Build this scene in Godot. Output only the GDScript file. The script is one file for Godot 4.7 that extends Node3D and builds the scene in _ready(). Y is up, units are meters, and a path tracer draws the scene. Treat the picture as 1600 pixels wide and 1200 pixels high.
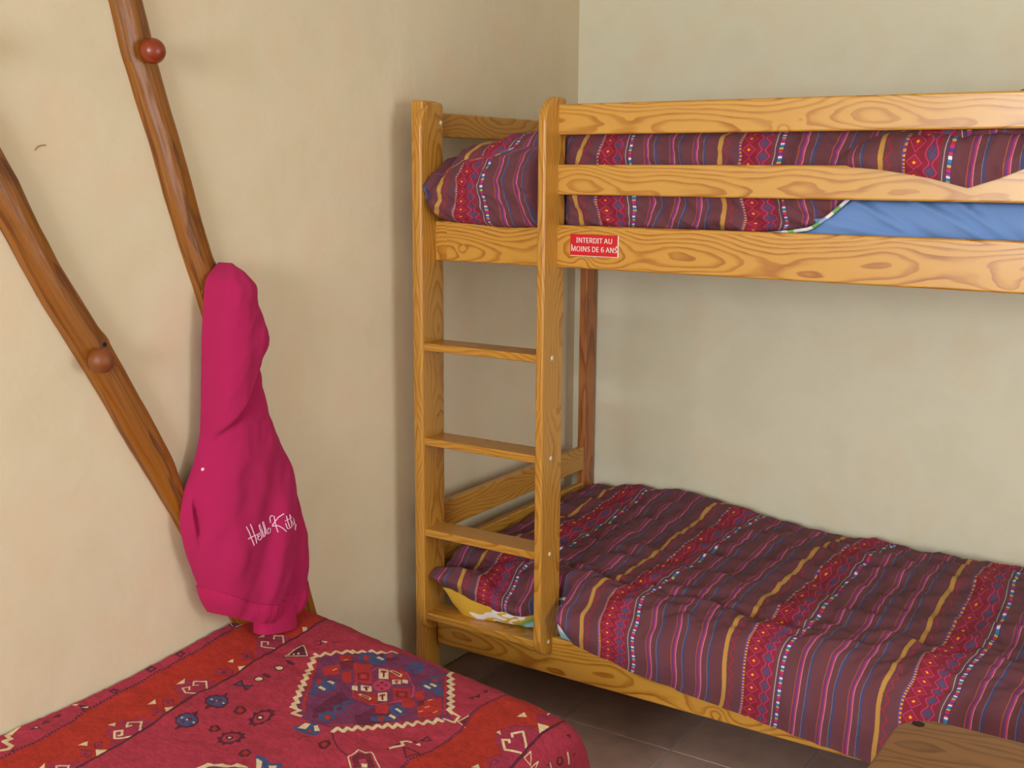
extends Node3D

# Axes: x runs along the back wall, z comes out of it into the room, y is up. Corner of the two walls at x = 0, z = 0.
const RZ := 0.948      # front face of the bunk's long rails
const RB := 0.926      # back face of the bunk's long rails
const SF := 1.012      # front edge of the ladder stiles
const SB := 0.911      # back edge of the ladder stiles
const S1 := 0.0866     # left stile, its two faces
const S1R := 0.1095
const S2 := 0.4678     # right stile, its two faces
const S2R := 0.4899
const ROOM_X := 3.6
const ROOM_Z := 6.2
const ROOM_Y := 2.55

var taken := {}
var mats := {}

func _ready() -> void:
	# ---- camera, sky, light, exposure
	var cam := Camera3D.new()
	cam.name = "camera"
	cam.fov = 36.97
	cam.near = 0.05
	cam.position = Vector3(1.9786, 1.5019, 3.4518)
	cam.rotation = Vector3(-0.1830, 0.5748, 0.0062)
	cam.current = true
	add_child(cam)
	var env := Environment.new()
	var sky := Sky.new()
	var sm := ProceduralSkyMaterial.new()
	sm.sky_top_color = Color(0.42, 0.58, 0.85)
	sm.sky_horizon_color = Color(0.78, 0.84, 0.92)
	sm.ground_bottom_color = Color(0.30, 0.30, 0.26)
	sm.ground_horizon_color = Color(0.62, 0.64, 0.62)
	sky.sky_material = sm
	env.sky = sky
	env.background_mode = Environment.BG_SKY
	env.background_energy_multiplier = 1.6
	env.tonemap_mode = Environment.TONE_MAPPER_LINEAR
	env.tonemap_exposure = 1.0
	env.sdfgi_enabled = true
	env.ssao_enabled = true
	env.ssil_enabled = true
	var we := WorldEnvironment.new()
	we.name = "environment"
	we.environment = env
	add_child(we)
	# daylight that comes in through the window behind the photographer, and fill light from a second window added in the right-hand wall
	window_or_fill_light(Vector3(WIN_X, 1.70, ROOM_Z - 0.02), Vector3(WIN_X, 1.30, 0.0), Vector2(1.6, 1.2), 13.8)
	window_or_fill_light(Vector3(ROOM_X - 0.02, 1.40, FILL_WIN_Z), Vector3(0.0, 1.35, FILL_WIN_Z), Vector2(1.0, 1.2), 3.0)  # added fill for the left wall and the space under the bunk
	make_materials()
	room()
	bunk_bed()
	bunk_bedding()
	single_bed()
	wall_timbers()
	sweatshirt()
	stool()

const WIN_X := 1.30
const FILL_WIN_Z := 1.5  # place of the added fill window along the right wall

func window_or_fill_light(at: Vector3, to: Vector3, size: Vector2, energy: float) -> void:
	var l := AreaLight3D.new()
	l.name = "daylight_or_fill"
	l.area_size = size
	l.light_color = Color(0.94, 0.975, 1.0)
	l.light_energy = energy
	l.area_range = 12.0
	l.area_attenuation = 2.0
	l.shadow_enabled = true
	l.position = at
	add_child(l, true)
	l.look_at_from_position(at, Vector3(to.x, at.y, to.z), Vector3.UP)

# ------------------------------------------------------------------ nodes

func numbered(called: String) -> String:
	if not taken.has(called):
		taken[called] = 0
		return called
	taken[called] += 1
	return "%s_%03d" % [called, taken[called]]

func thing(called: String, label: String, category: String, at := Vector3.ZERO, group := "") -> Node3D:
	var o := Node3D.new()
	o.name = numbered(called)
	add_child(o)
	o.position = at
	tag(o, label, category, group)
	return o

func tag(o: Node3D, label: String, category: String, group := "") -> void:
	o.set_meta("label", label)
	o.set_meta("category", category)
	if group != "":
		o.set_meta("group", group)

# a part; shapes are given in room coordinates, so parts are moved back by the place of their thing
func part(called: String, m: Mesh, mat: Material, parent: Node3D, label := "") -> MeshInstance3D:
	var o := MeshInstance3D.new()
	o.name = called
	o.mesh = m
	o.material_override = mat
	parent.add_child(o, true)
	var p := Vector3.ZERO
	var n: Node = parent
	while n is Node3D and n != self:
		p += (n as Node3D).position
		n = n.get_parent()
	o.position = -p
	if label != "":
		o.set_meta("label", label)
	return o

func struct(called: String, m: Mesh, mat: Material, at := Vector3.ZERO, label := "") -> MeshInstance3D:
	var o := MeshInstance3D.new()
	o.name = called
	o.mesh = m
	o.material_override = mat
	o.position = at
	o.set_meta("kind", "structure")
	if label != "":
		o.set_meta("label", label)
	add_child(o, true)
	return o

# ------------------------------------------------------------------ shapes

class Shell:
	var v := PackedVector3Array()
	var n := PackedVector3Array()
	var t := PackedVector2Array()
	var ix := PackedInt32Array()
	func vert(p: Vector3, nn: Vector3, uv: Vector2) -> int:
		v.append(p)
		n.append(nn)
		t.append(uv)
		return v.size() - 1
	func tri(a: int, b: int, c: int) -> void:
		var g := (v[b] - v[a]).cross(v[c] - v[a])
		if g.length_squared() < 1e-18:
			return
		if g.dot(n[a] + n[b] + n[c]) > 0.0:
			ix.append_array(PackedInt32Array([a, c, b]))
		else:
			ix.append_array(PackedInt32Array([a, b, c]))
	func quad(a: int, b: int, c: int, d: int) -> void:
		tri(a, b, c)
		tri(a, c, d)
	func done() -> ArrayMesh:
		var arr := []
		arr.resize(Mesh.ARRAY_MAX)
		arr[Mesh.ARRAY_VERTEX] = v
		arr[Mesh.ARRAY_NORMAL] = n
		arr[Mesh.ARRAY_TEX_UV] = t
		arr[Mesh.ARRAY_INDEX] = ix
		var m := ArrayMesh.new()
		m.add_surface_from_arrays(Mesh.PRIMITIVE_TRIANGLES, arr)
		return m

# a convex outline with every corner rounded: [points, outward normals], counter-clockwise
func rounded(corners: Array, radii: Array, seg := 4) -> Array:
	var pts := PackedVector2Array()
	var nrm := PackedVector2Array()
	var k := corners.size()
	for i in k:
		var p: Vector2 = corners[i]
		var d0: Vector2 = (p - corners[(i + k - 1) % k]).normalized()
		var d1: Vector2 = (corners[(i + 1) % k] - p).normalized()
		var n0 := Vector2(d0.y, -d0.x)
		var n1 := Vector2(d1.y, -d1.x)
		var turn := n0.angle_to(n1)
		var r: float = maxf(radii[i], 0.0005)
		var c := p - (n0 + n1).normalized() * (r / cos(turn / 2.0))
		for s in seg + 1:
			var nn := n0.rotated(turn * s / seg)
			pts.append(c + nn * r)
			nrm.append(nn)
	return [pts, nrm]

# a plate: the outline in the plane of aa and bb, thickness along aa x bb, its edges rounded over e
func plate_into(s: Shell, ol: Array, org: Vector3, aa: Vector3, bb: Vector3, t: float, e: float, along_b: bool, uo: Vector2, steps := 3) -> void:
	var pts: PackedVector2Array = ol[0]
	var nrm: PackedVector2Array = ol[1]
	var nn := aa.cross(bb)
	var k := pts.size()
	var rings := []
	for i in steps + 1:
		var f := PI / 2 * (1.0 - float(i) / steps)
		rings.append([e * (1 - cos(f)), e * (1 - sin(f)), cos(f), -sin(f)])
	for i in steps + 1:
		var f := PI / 2 * float(i) / steps
		rings.append([e * (1 - cos(f)), t - e * (1 - sin(f)), cos(f), sin(f)])
	var base := s.v.size()
	for r in rings:
		for i in k:
			var q: Vector2 = pts[i] - nrm[i] * r[0]
			var dir: Vector3 = (aa * nrm[i].x + bb * nrm[i].y) * r[2] + nn * r[3]
			s.vert(org + aa * q.x + bb * q.y + nn * r[1], dir, wuv(q, r[1] * 1.0, along_b, uo))
	for j in rings.size() - 1:
		for i in k:
			var i2 := (i + 1) % k
			s.quad(base + j * k + i, base + j * k + i2, base + (j + 1) * k + i2, base + (j + 1) * k + i)
	for side in 2:
		var poly := PackedVector2Array()
		for i in k:
			poly.append(pts[i] - nrm[i] * e)
		var c := Vector2.ZERO
		for q in poly:
			c += q / k
		var b2 := s.v.size()
		var dd := 0.0 if side == 0 else t
		var n3 := -nn if side == 0 else nn
		for q in poly:
			s.vert(org + aa * q.x + bb * q.y + nn * dd, n3, wuv(q, dd, along_b, uo))
		var cc := s.vert(org + aa * c.x + bb * c.y + nn * dd, n3, wuv(c, dd, along_b, uo))
		for i in k:
			s.tri(cc, b2 + i, b2 + (i + 1) % k)

func wuv(q: Vector2, d: float, along_b: bool, uo: Vector2) -> Vector2:
	var u := q.y if along_b else q.x
	var w := q.x if along_b else q.y
	return Vector2(u / 2.0 + uo.x, (w + d) / 0.128 + uo.y)

# a board between two corners of a box, grain along its longest side
func board(lo: Vector3, hi: Vector3, uo: Vector2, e := 0.004, rc := 0.004) -> ArrayMesh:
	var s := Shell.new()
	board_into(s, lo, hi, uo, e, rc)
	return s.done()

func board_into(s: Shell, lo: Vector3, hi: Vector3, uo: Vector2, e := 0.004, rc := 0.004) -> void:
	var d := hi - lo
	var thin := d.min_axis_index()
	var aa := Vector3.ZERO
	var bb := Vector3.ZERO
	aa[(thin + 1) % 3] = 1
	bb[(thin + 2) % 3] = 1
	var a := d[(thin + 1) % 3]
	var b := d[(thin + 2) % 3]
	e = minf(e, d[thin] * 0.45)
	rc = minf(maxf(rc, e + 0.0005), minf(a, b) * 0.45)
	var ol := rounded([Vector2(0, 0), Vector2(a, 0), Vector2(a, b), Vector2(0, b)], [rc, rc, rc, rc])
	plate_into(s, ol, lo, aa, bb, d[thin], e, b > a, uo)

# a surface over a grid of nu x nv points; with th > 0 it gets a second face at that depth and closed edges
func sheet(nu: int, nv: int, pf: Callable, uf: Callable, wrap := false, flip := false, th := 0.0) -> ArrayMesh:
	var g := PackedVector3Array()
	g.resize((nu + 1) * (nv + 1))
	for i in nu + 1:
		for j in nv + 1:
			g[i * (nv + 1) + j] = pf.call(float(i) / nu, float(j) / nv)
	var s := Shell.new()
	var w := nv + 1
	for i in nu + 1:
		for j in w:
			var du := g[mini(i + 1, nu) * w + j] - g[maxi(i - 1, 0) * w + j]
			var j0 := j - 1
			var j1 := j + 1
			if wrap:
				j0 = nv - 1 if j == 0 else j - 1
				j1 = 1 if j == nv else j + 1
			var dv := g[i * w + mini(j1, nv)] - g[i * w + maxi(j0, 0)]
			var nn := du.cross(dv).normalized()
			if nn == Vector3.ZERO:
				nn = Vector3.UP
			s.vert(g[i * w + j], -nn if flip else nn, uf.call(float(i) / nu, float(j) / nv))
	var layers := [0]
	if th > 0.0:
		layers.append(s.v.size())
		for k in s.v.size():
			s.vert(s.v[k] - s.n[k] * th, -s.n[k], s.t[k])
	for b in layers:
		for i in nu:
			for j in nv:
				s.quad(b + i * w + j, b + (i + 1) * w + j, b + (i + 1) * w + j + 1, b + i * w + j + 1)
	if th > 0.0:
		var b: int = layers[1]
		for i in nu:
			rim(s, i * w, (i + 1) * w, b)
			rim(s, i * w + nv, (i + 1) * w + nv, b)
		for j in nv:
			rim(s, j, j + 1, b)
			rim(s, nu * w + j, nu * w + j + 1, b)
	return s.done()

func rim(s: Shell, p: int, q: int, b: int) -> void:
	var n := (s.v[q] - s.v[p]).cross(s.n[p]).normalized()
	var a := []
	for k in [p, q, b + q, b + p]:
		a.append(s.vert(s.v[k], n, s.t[k]))
	s.quad(a[0], a[1], a[2], a[3])

func tube(path: Array, r: float, sides := 8, lv := 1.0) -> ArrayMesh:
	var s := Shell.new()
	tube_into(s, path, r, sides, lv)
	return s.done()

func tube_into(s: Shell, path: Array, r: float, sides := 8, lv := 1.0) -> void:
	var base := s.v.size()
	for i in path.size():
		var d: Vector3 = (path[mini(i + 1, path.size() - 1)] - path[maxi(i - 1, 0)]).normalized()
		var a := d.cross(Vector3.UP if absf(d.y) < 0.9 else Vector3.RIGHT).normalized()
		var b := d.cross(a)
		for k in sides:
			var n := a * cos(TAU * k / sides) + b * sin(TAU * k / sides)
			s.vert(path[i] + n * r, n, Vector2(float(k) / sides, i * lv))
	for i in path.size() - 1:
		for k in sides:
			var k2 := (k + 1) % sides
			s.quad(base + i * sides + k, base + i * sides + k2, base + (i + 1) * sides + k2, base + (i + 1) * sides + k)
	for e in 2:
		var at: int = 0 if e == 0 else path.size() - 1
		var c := s.vert(path[at], (path[at] - path[1 if e == 0 else at - 1]).normalized(), Vector2.ZERO)
		for k in sides:
			s.tri(c, base + at * sides + k, base + at * sides + (k + 1) % sides)

# a turned shape round an axis: profile of (distance along the axis, radius)
func lathe(org: Vector3, axis: Vector3, prof: Array, sides := 24) -> ArrayMesh:
	var a := axis.cross(Vector3.UP if absf(axis.y) < 0.9 else Vector3.RIGHT).normalized()
	var b := axis.cross(a)
	return sheet(prof.size() - 1, sides, func(u, v):
		var p: Vector2 = prof[int(round(u * (prof.size() - 1)))]
		return org + axis * p.x + (a * cos(TAU * v) + b * sin(TAU * v)) * maxf(p.y, 0.0003), func(u, v): return Vector2(u * 0.05, v * 0.8), true, true)

func tab(x: float, t: Array) -> float:
	if x <= t[0].x:
		return t[0].y
	for i in range(1, t.size()):
		if x <= t[i].x:
			return lerpf(t[i - 1].y, t[i].y, (x - t[i - 1].x) / (t[i].x - t[i - 1].x))
	return t[-1].y

func soft(x: float, t: Array) -> float:      # the same, smoothed between its points
	if x <= t[0].x:
		return t[0].y
	for i in range(1, t.size()):
		if x <= t[i].x:
			return cubic_interpolate(t[i - 1].y, t[i].y, t[maxi(i - 2, 0)].y, t[mini(i + 1, t.size() - 1)].y, (x - t[i - 1].x) / (t[i].x - t[i - 1].x))
	return t[-1].y

func bump(x: float, w: float) -> float:
	return exp(-x * x / (w * w))

func noise(seed_: int, f: float, oct := 3) -> FastNoiseLite:
	var n := FastNoiseLite.new()
	n.seed = seed_
	n.noise_type = FastNoiseLite.TYPE_SIMPLEX_SMOOTH
	n.frequency = f
	n.fractal_type = FastNoiseLite.FRACTAL_FBM
	n.fractal_octaves = oct
	return n

# ------------------------------------------------------------------ materials

func mat(tex: Texture2D, rough: float, tint := Color.WHITE) -> StandardMaterial3D:
	var m := StandardMaterial3D.new()
	m.albedo_texture = tex
	m.albedo_color = tint
	m.roughness = rough
	return m

func plain(c: Color, rough := 0.6, metal := 0.0) -> StandardMaterial3D:
	var m := StandardMaterial3D.new()
	m.albedo_color = c
	m.roughness = rough
	m.metallic = metal
	return m

func noise_normal(f: float, strength: float, size := 512, seed_ := 3, oct := 4) -> NoiseTexture2D:
	var t := NoiseTexture2D.new()
	t.width = size
	t.height = size
	t.seamless = true
	t.as_normal_map = true
	t.bump_strength = strength
	t.noise = noise(seed_, f, oct)
	return t

# plain-sawn timber: rings of a log cut by the face of a board; 2 m long and 128 mm wide
func wood(seed_: int, light: Color, dark: Color, ring: float, depth: float, wander: float, knots: Array, contrast := 1.0, streak := 0.0, ph := 128) -> ImageTexture:
	var pw := 2048
	var a := noise(seed_, 1.1, 2)
	var b := noise(seed_ + 1, 6.0, 3)
	var f := noise(seed_ + 2, 1.0, 2)
	var out := PackedByteArray()
	out.resize(pw * ph * 3)
	var k := 0
	var d0 := PackedFloat32Array()
	var v0 := PackedFloat32Array()
	for i in pw:
		d0.append(depth + wander * a.get_noise_2d(i / 1024.0 * 2.2, 0.0) * 2.0 + i / 2048.0 * 0.03)
		v0.append(0.064 + 0.03 * a.get_noise_2d(i / 1024.0 * 1.3, 7.0))
	for j in ph:
		var v := j / 1000.0
		for i in pw:
			var u := i / 1024.0
			var dv := v - v0[i]
			var r := sqrt(dv * dv + d0[i] * d0[i]) + 0.004 * b.get_noise_2d(u * 0.6, v * 3.0)
			for q in knots:
				var kx: float = (u - q.x) / 1.5
				var ky: float = v - q.y
				var e: float = (kx * kx + ky * ky) / (q.z * q.z)
				if e < 9.0:
					r += q.z * 0.9 * exp(-e)
			var t := r / ring
			var fr := t - floorf(t)
			var late := smoothstep(0.25, 0.88, fr) * (1.0 - smoothstep(0.93, 1.0, fr))
			late = late * late * contrast * (0.75 + 0.5 * f.get_noise_2d(u * 9.0, t * 2.0))
			var fine := 0.05 * f.get_noise_2d(u * 40.0, v * 1800.0) + 0.06 * f.get_noise_2d(u * 3.0, v * 30.0) + streak * (f.get_noise_2d(u * 1.6 + 50.0, v * 110.0) + 0.5 * f.get_noise_2d(u * 5.0, v * 400.0))
			var c := light.lerp(dark, clampf(late + fine, 0.0, 1.0))
			out[k] = int(clampf(c.r, 0, 1) * 255)
			out[k + 1] = int(clampf(c.g, 0, 1) * 255)
			out[k + 2] = int(clampf(c.b, 0, 1) * 255)
			k += 3
	var im := Image.create_from_data(pw, ph, false, Image.FORMAT_RGB8, out)
	return ImageTexture.create_from_image(im)

func lacquer(t: Texture2D, rough := 0.34) -> StandardMaterial3D:
	var m := mat(t, rough)
	m.clearcoat_enabled = true
	m.clearcoat = 0.22
	m.clearcoat_roughness = 0.22
	return m

func make_materials() -> void:
	# lime-washed plaster
	for w in [["plaster_warm", Color8(221, 205, 172), Color8(224, 209, 178), Color8(226, 205, 173), 11], ["plaster_cream", Color8(218, 210, 182), Color8(222, 214, 187), Color8(221, 208, 178), 29]]:
		var t := NoiseTexture2D.new()
		t.width = 1024
		t.height = 1024
		t.seamless = true
		t.noise = noise(w[4], 0.006, 6)
		var g := Gradient.new()
		g.offsets = PackedFloat32Array([0.15, 0.5, 0.85])
		g.colors = PackedColorArray([w[1], w[2], w[3]])
		t.color_ramp = g
		var m := mat(t, 0.92)
		m.uv1_triplanar = true
		m.uv1_world_triplanar = true
		m.uv1_scale = Vector3(0.55, 0.55, 0.55)
		m.normal_enabled = true
		m.normal_texture = noise_normal(0.012, 2.5, 1024, 5, 5)
		m.normal_scale = 0.35
		mats[w[0]] = m
	mats.chip = plain(Color8(178, 140, 106), 0.95)
	mats.ceiling = plain(Color8(225, 220, 208), 0.95)
	# lacquered pine
	var pl := Color8(206, 153, 66)
	var pd := Color8(164, 98, 24)
	mats.pine_rail = lacquer(wood(41, pl, pd, 0.0075, 0.034, 0.009, [Vector3(0.62, 0.05, 0.012), Vector3(0.66, 0.07, 0.008)], 0.8))
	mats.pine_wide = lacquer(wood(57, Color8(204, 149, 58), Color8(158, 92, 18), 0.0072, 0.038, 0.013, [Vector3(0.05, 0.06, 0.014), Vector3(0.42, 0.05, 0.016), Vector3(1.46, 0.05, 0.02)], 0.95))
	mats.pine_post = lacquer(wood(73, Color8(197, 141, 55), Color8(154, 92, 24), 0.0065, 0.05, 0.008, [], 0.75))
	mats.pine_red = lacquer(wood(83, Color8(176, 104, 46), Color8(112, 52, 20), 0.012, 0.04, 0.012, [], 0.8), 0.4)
	mats.timber = lacquer(wood(97, Color8(146, 86, 12), Color8(76, 36, 4), 0.0125, 0.10, 0.003, [], 0.6, 0.5), 0.42)
	mats.stool = lacquer(wood(131, Color8(142, 96, 52), Color8(92, 58, 30), 0.014, 0.05, 0.02, [], 0.7), 0.5)
	mats.ball = plain(Color8(134, 48, 10), 0.3)
	mats.ball.clearcoat_enabled = true
	mats.ball.clearcoat = 0.25
	mats.ball_dull = plain(Color8(126, 66, 24), 0.5)
	mats.hole = plain(Color8(32, 22, 14), 0.9)
	mats.white_plug = plain(Color8(225, 215, 195), 0.5)
	mats.steel = plain(Color8(190, 190, 190), 0.35, 0.9)
	mats.sign_red = plain(Color8(206, 22, 34), 0.35)
	mats.sign_white = plain(Color8(240, 236, 232), 0.5)
	# floor
	mats.grout = plain(Color8(168, 158, 148), 0.95)
	for k in 4:
		var t := NoiseTexture2D.new()
		t.width = 512
		t.height = 512
		t.seamless = true
		t.noise = noise(200 + k, 0.012, 5)
		var g := Gradient.new()
		var c: Color = [Color8(174, 144, 132), Color8(168, 139, 128), Color8(178, 147, 133), Color8(170, 139, 126)][k]
		g.offsets = PackedFloat32Array([0.1, 0.55, 0.9])
		g.colors = PackedColorArray([c.darkened(0.07), c, c.lightened(0.05)])
		t.color_ramp = g
		var m := mat(t, 0.6)
		m.uv1_triplanar = true
		m.uv1_world_triplanar = true
		m.uv1_scale = Vector3(1.4, 1.4, 1.4)
		mats["tile%d" % k] = m
	# cloth
	var weave := noise_normal(0.35, 3.0, 512, 17, 2)
	mats.stripes = mat(stripe_cloth(), 0.95)
	mats.kilim = mat(kilim_cloth(), 0.95)
	mats.kilim.normal_enabled = true
	mats.kilim.normal_texture = weave
	mats.kilim.normal_scale = 0.12
	mats.lining = mat(lining_cloth(), 0.95)
	mats.hem = mat(hem_cloth(), 0.95)
	mats.sheet_blue = plain(Color8(110, 144, 200), 0.9)
	mats.mattress = plain(Color8(205, 200, 190), 0.95)
	mats.fleece = plain(Color8(172, 22, 82), 1.0)
	mats.fleece.rim_enabled = true
	mats.fleece.rim = 0.25
	mats.fleece.rim_tint = 0.7
	mats.fleece.uv1_triplanar = true
	mats.fleece.uv1_scale = Vector3(5, 5, 5)
	mats.fleece.normal_enabled = true
	mats.fleece.normal_texture = weave
	mats.fleece.normal_scale = 0.15
	mats.rib = plain(Color8(180, 22, 84), 1.0)
	mats.thread = plain(Color8(246, 200, 222), 0.8)
	mats.frame = plain(Color8(140, 92, 48), 0.5)
	var glass := StandardMaterial3D.new()
	glass.transparency = BaseMaterial3D.TRANSPARENCY_ALPHA
	glass.albedo_color = Color(0.95, 0.98, 1.0, 0.06)
	glass.roughness = 0.03
	mats.glass = glass

# woven stripe of the quilts: one repeat is 390 mm across and 128 mm along the stripes
func stripe_cloth() -> ImageTexture:
	var pw := 1024
	var ph := 336
	var n := noise(61, 0.05, 3)
	var fz := noise(67, 0.45, 1)
	var base := Color8(106, 58, 66)
	var red := Color8(134, 30, 48)
	var pink := Color8(190, 52, 104)
	var dash := [Color8(236, 226, 232), Color8(70, 120, 180), Color8(40, 120, 140), Color8(206, 176, 70), Color8(190, 40, 44), Color8(208, 44, 100), Color8(90, 60, 130), Color8(200, 60, 80)]
	var out := PackedByteArray()
	out.resize(pw * ph * 3)
	var k := 0
	for j in ph:
		var vv := 128.0 * j / ph
		var s32 := vv / 32.0 - floorf(vv / 32.0)
		for i in pw:
			var m := 390.0 * i / pw + 0.35 * n.get_noise_2d(j * 2.0, 11.0)
			var c := base
			if m < 9.5 + 1.2 * fz.get_noise_2d(j * 0.5, 3.0) or m > 388.5:
				c = Color8(190, 140, 66)
			elif m < 50.0:
				var z := 21.0 + 6.0 * (absf(s32 * 2.0 - 1.0) * 2.0 - 1.0)
				if absf(m - z) < 1.6:
					c = Color8(172, 32, 50)
			elif m < 58.0:
				var q := vv / 8.0 - floorf(vv / 8.0)
				if m < 55.0 and q < 0.55:
					c = Color8(84, 72, 156)
				elif m > 52.0 and q > 0.4:
					c = Color8(216, 140, 60)
			elif m < 97.0:
				c = red
				var dm := absf(m - 77.5) / 18.0
				var dv := absf(s32 - 0.5) * 32.0 / 15.5
				var d := dm + dv
				if d < 0.22:
					c = Color8(236, 172, 60)
				elif d < 0.62:
					c = Color8(164, 32, 44)
				elif d > 0.84 and d < 1.0:
					c = pink
			elif m < 129.0:
				c = Color8(140, 34, 54)
				var w := 8.5 + 5.0 * cos(TAU * s32)
				if absf(absf(m - 112.0) - w) < 1.5:
					c = pink
				elif absf(m - 112.0) < w - 1.5:
					c = Color8(118, 48, 66)
					var dx := m - 112.0
					var dy := s32 * 32.0 if s32 < 0.5 else (s32 - 1.0) * 32.0
					var r := sqrt(dx * dx + dy * dy)
					if r < 9.0 and absf(sin(atan2(dy, dx) * 4.0)) > 0.45:
						c = Color8(80, 74, 116)
			elif m > 136.5 and m < 138.2:
				c = Color8(196, 176, 178)
			elif m > 143.5 and m < 156.0:
				c = Color8(70, 54, 110)
				if m > 146.0 and m < 154.0:
					c = dash[int(s32 * 8.0) % 8]
			else:
				for g in [186.0, 254.0, 320.0]:
					var q: float = m - g
					if q >= 0.0 and q < 40.0:
						if q < 1.8:
							c = Color8(184, 84, 52)
						elif q > 3.5 and q < 8.5:
							c = Color8(106, 56, 108)
						elif q > 9.0 and q < 13.0:
							c = Color8(178, 54, 102)
						elif q >= 13.0 and q < 14.4:
							c = Color8(206, 150, 156)
						elif q > 30.0 and q < 36.0:
							c = Color8(70, 68, 108)
						elif q >= 29.0 and q <= 30.0:
							c = Color8(140, 126, 138)
			var h := 1.0 + 0.16 * fz.get_noise_2d(i, j * 1.4)
			out[k] = int(clampf(c.r * h, 0, 1) * 255)
			out[k + 1] = int(clampf(c.g * h, 0, 1) * 255)
			out[k + 2] = int(clampf(c.b * h, 0, 1) * 255)
			k += 3
	return ImageTexture.create_from_image(Image.create_from_data(pw, ph, false, Image.FORMAT_RGB8, out))

func hem_cloth() -> ImageTexture:
	var im := Image.create_empty(8, 64, false, Image.FORMAT_RGB8)
	var cs := [Color8(226, 230, 224), Color8(110, 170, 90), Color8(150, 176, 214), Color8(232, 232, 228), Color8(122, 176, 104), Color8(214, 220, 226)]
	for j in 64:
		for i in 8:
			im.set_pixel(i, j, cs[(j / 5) % 6])
	return ImageTexture.create_from_image(im)

# printed lining of the quilts: bands of yellow, white, green and pale blue
func lining_cloth() -> ImageTexture:
	var im := Image.create_empty(256, 256, false, Image.FORMAT_RGB8)
	var n := noise(5, 0.02, 2)
	for i in 256:
		for j in 256:
			var q := (i + j * 0.35) / 256.0 + 0.12 * n.get_noise_2d(i, j)
			q -= floorf(q)
			var c := Color8(216, 168, 52)
			if q > 0.36 and q < 0.44 or q > 0.49 and q < 0.55:
				c = Color8(236, 232, 224)
			elif q > 0.60 and q < 0.68:
				c = Color8(120, 170, 96)
			elif q >= 0.68 and q < 0.95:
				c = Color8(150, 200, 214)
				if q > 0.76 and q < 0.82:
					c = Color8(230, 236, 238)
			im.set_pixel(i, j, c)
	return ImageTexture.create_from_image(im)

# ------------------------------------------------------------------ the kilim print, drawn flat in millimetres (across, along)

const KU := -60.0
const KV := 1150.0
const KS := 1.4
var kil: Image
var ink := {
	"crimson": Color8(170, 44, 66), "rose": Color8(158, 40, 68), "rosep": Color8(186, 58, 88), "orange": Color8(174, 40, 22), "red": Color8(176, 40, 38),
	"cream": Color8(226, 206, 160), "dark": Color8(86, 24, 44), "maroon": Color8(112, 26, 46), "blue": Color8(62, 76, 122), "purple": Color8(116, 46, 86), "plum": Color8(96, 30, 62), "yellow": Color8(226, 178, 70),
}

func kp(col: String, a: Array) -> void:
	var p := PackedVector2Array()
	var y0 := 1e9
	var y1 := -1e9
	for i in a.size() / 2:
		var q := Vector2((a[2 * i] - KU) * KS, (a[2 * i + 1] - KV) * KS)
		p.append(q)
		y0 = minf(y0, q.y)
		y1 = maxf(y1, q.y)
	fill(p, maxi(int(y0), 0), mini(int(y1) + 1, kil.get_height() - 1), ink[col])

func fill(p: PackedVector2Array, y0: int, y1: int, c: Color) -> void:
	for y in range(y0, y1 + 1):
		var xs := []
		var yc := y + 0.5
		for i in p.size():
			var q := p[i]
			var r := p[(i + 1) % p.size()]
			if (q.y <= yc) != (r.y <= yc):
				xs.append(q.x + (yc - q.y) / (r.y - q.y) * (r.x - q.x))
		xs.sort()
		for i in xs.size() / 2:
			var x0 := int(round(xs[2 * i]))
			kil.fill_rect(Rect2i(x0, y, maxi(int(round(xs[2 * i + 1])) - x0, 1), 1), c)

func kl(col: String, w: float, a: Array) -> void:
	for i in a.size() / 2 - 1:
		var p := Vector2((a[2 * i] - KU) * KS, (a[2 * i + 1] - KV) * KS)
		var q := Vector2((a[2 * i + 2] - KU) * KS, (a[2 * i + 3] - KV) * KS)
		var d := (q - p).normalized() * w * KS * 0.5
		var n := Vector2(d.y, -d.x)
		p -= d * 0.6
		q += d * 0.6
		var b := PackedVector2Array([p + n, q + n, q - n, p - n])
		var lo := minf(minf(b[0].y, b[1].y), minf(b[2].y, b[3].y))
		var hi := maxf(maxf(b[0].y, b[1].y), maxf(b[2].y, b[3].y))
		fill(b, maxi(int(lo), 0), mini(int(hi) + 1, kil.get_height() - 1), ink[col])

func kdots(col: String, a: Array) -> void:
	for i in a.size() / 2 - 1:
		var p := Vector2((a[2 * i] - KU) * KS, (a[2 * i + 1] - KV) * KS)
		var q := Vector2((a[2 * i + 2] - KU) * KS, (a[2 * i + 3] - KV) * KS)
		var k := int(p.distance_to(q) / 11.0)
		for j in k:
			kil.fill_rect(Rect2i(Vector2i(p.lerp(q, float(j) / k)) - Vector2i(1, 2), Vector2i(4, 5)), ink[col])

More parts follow.
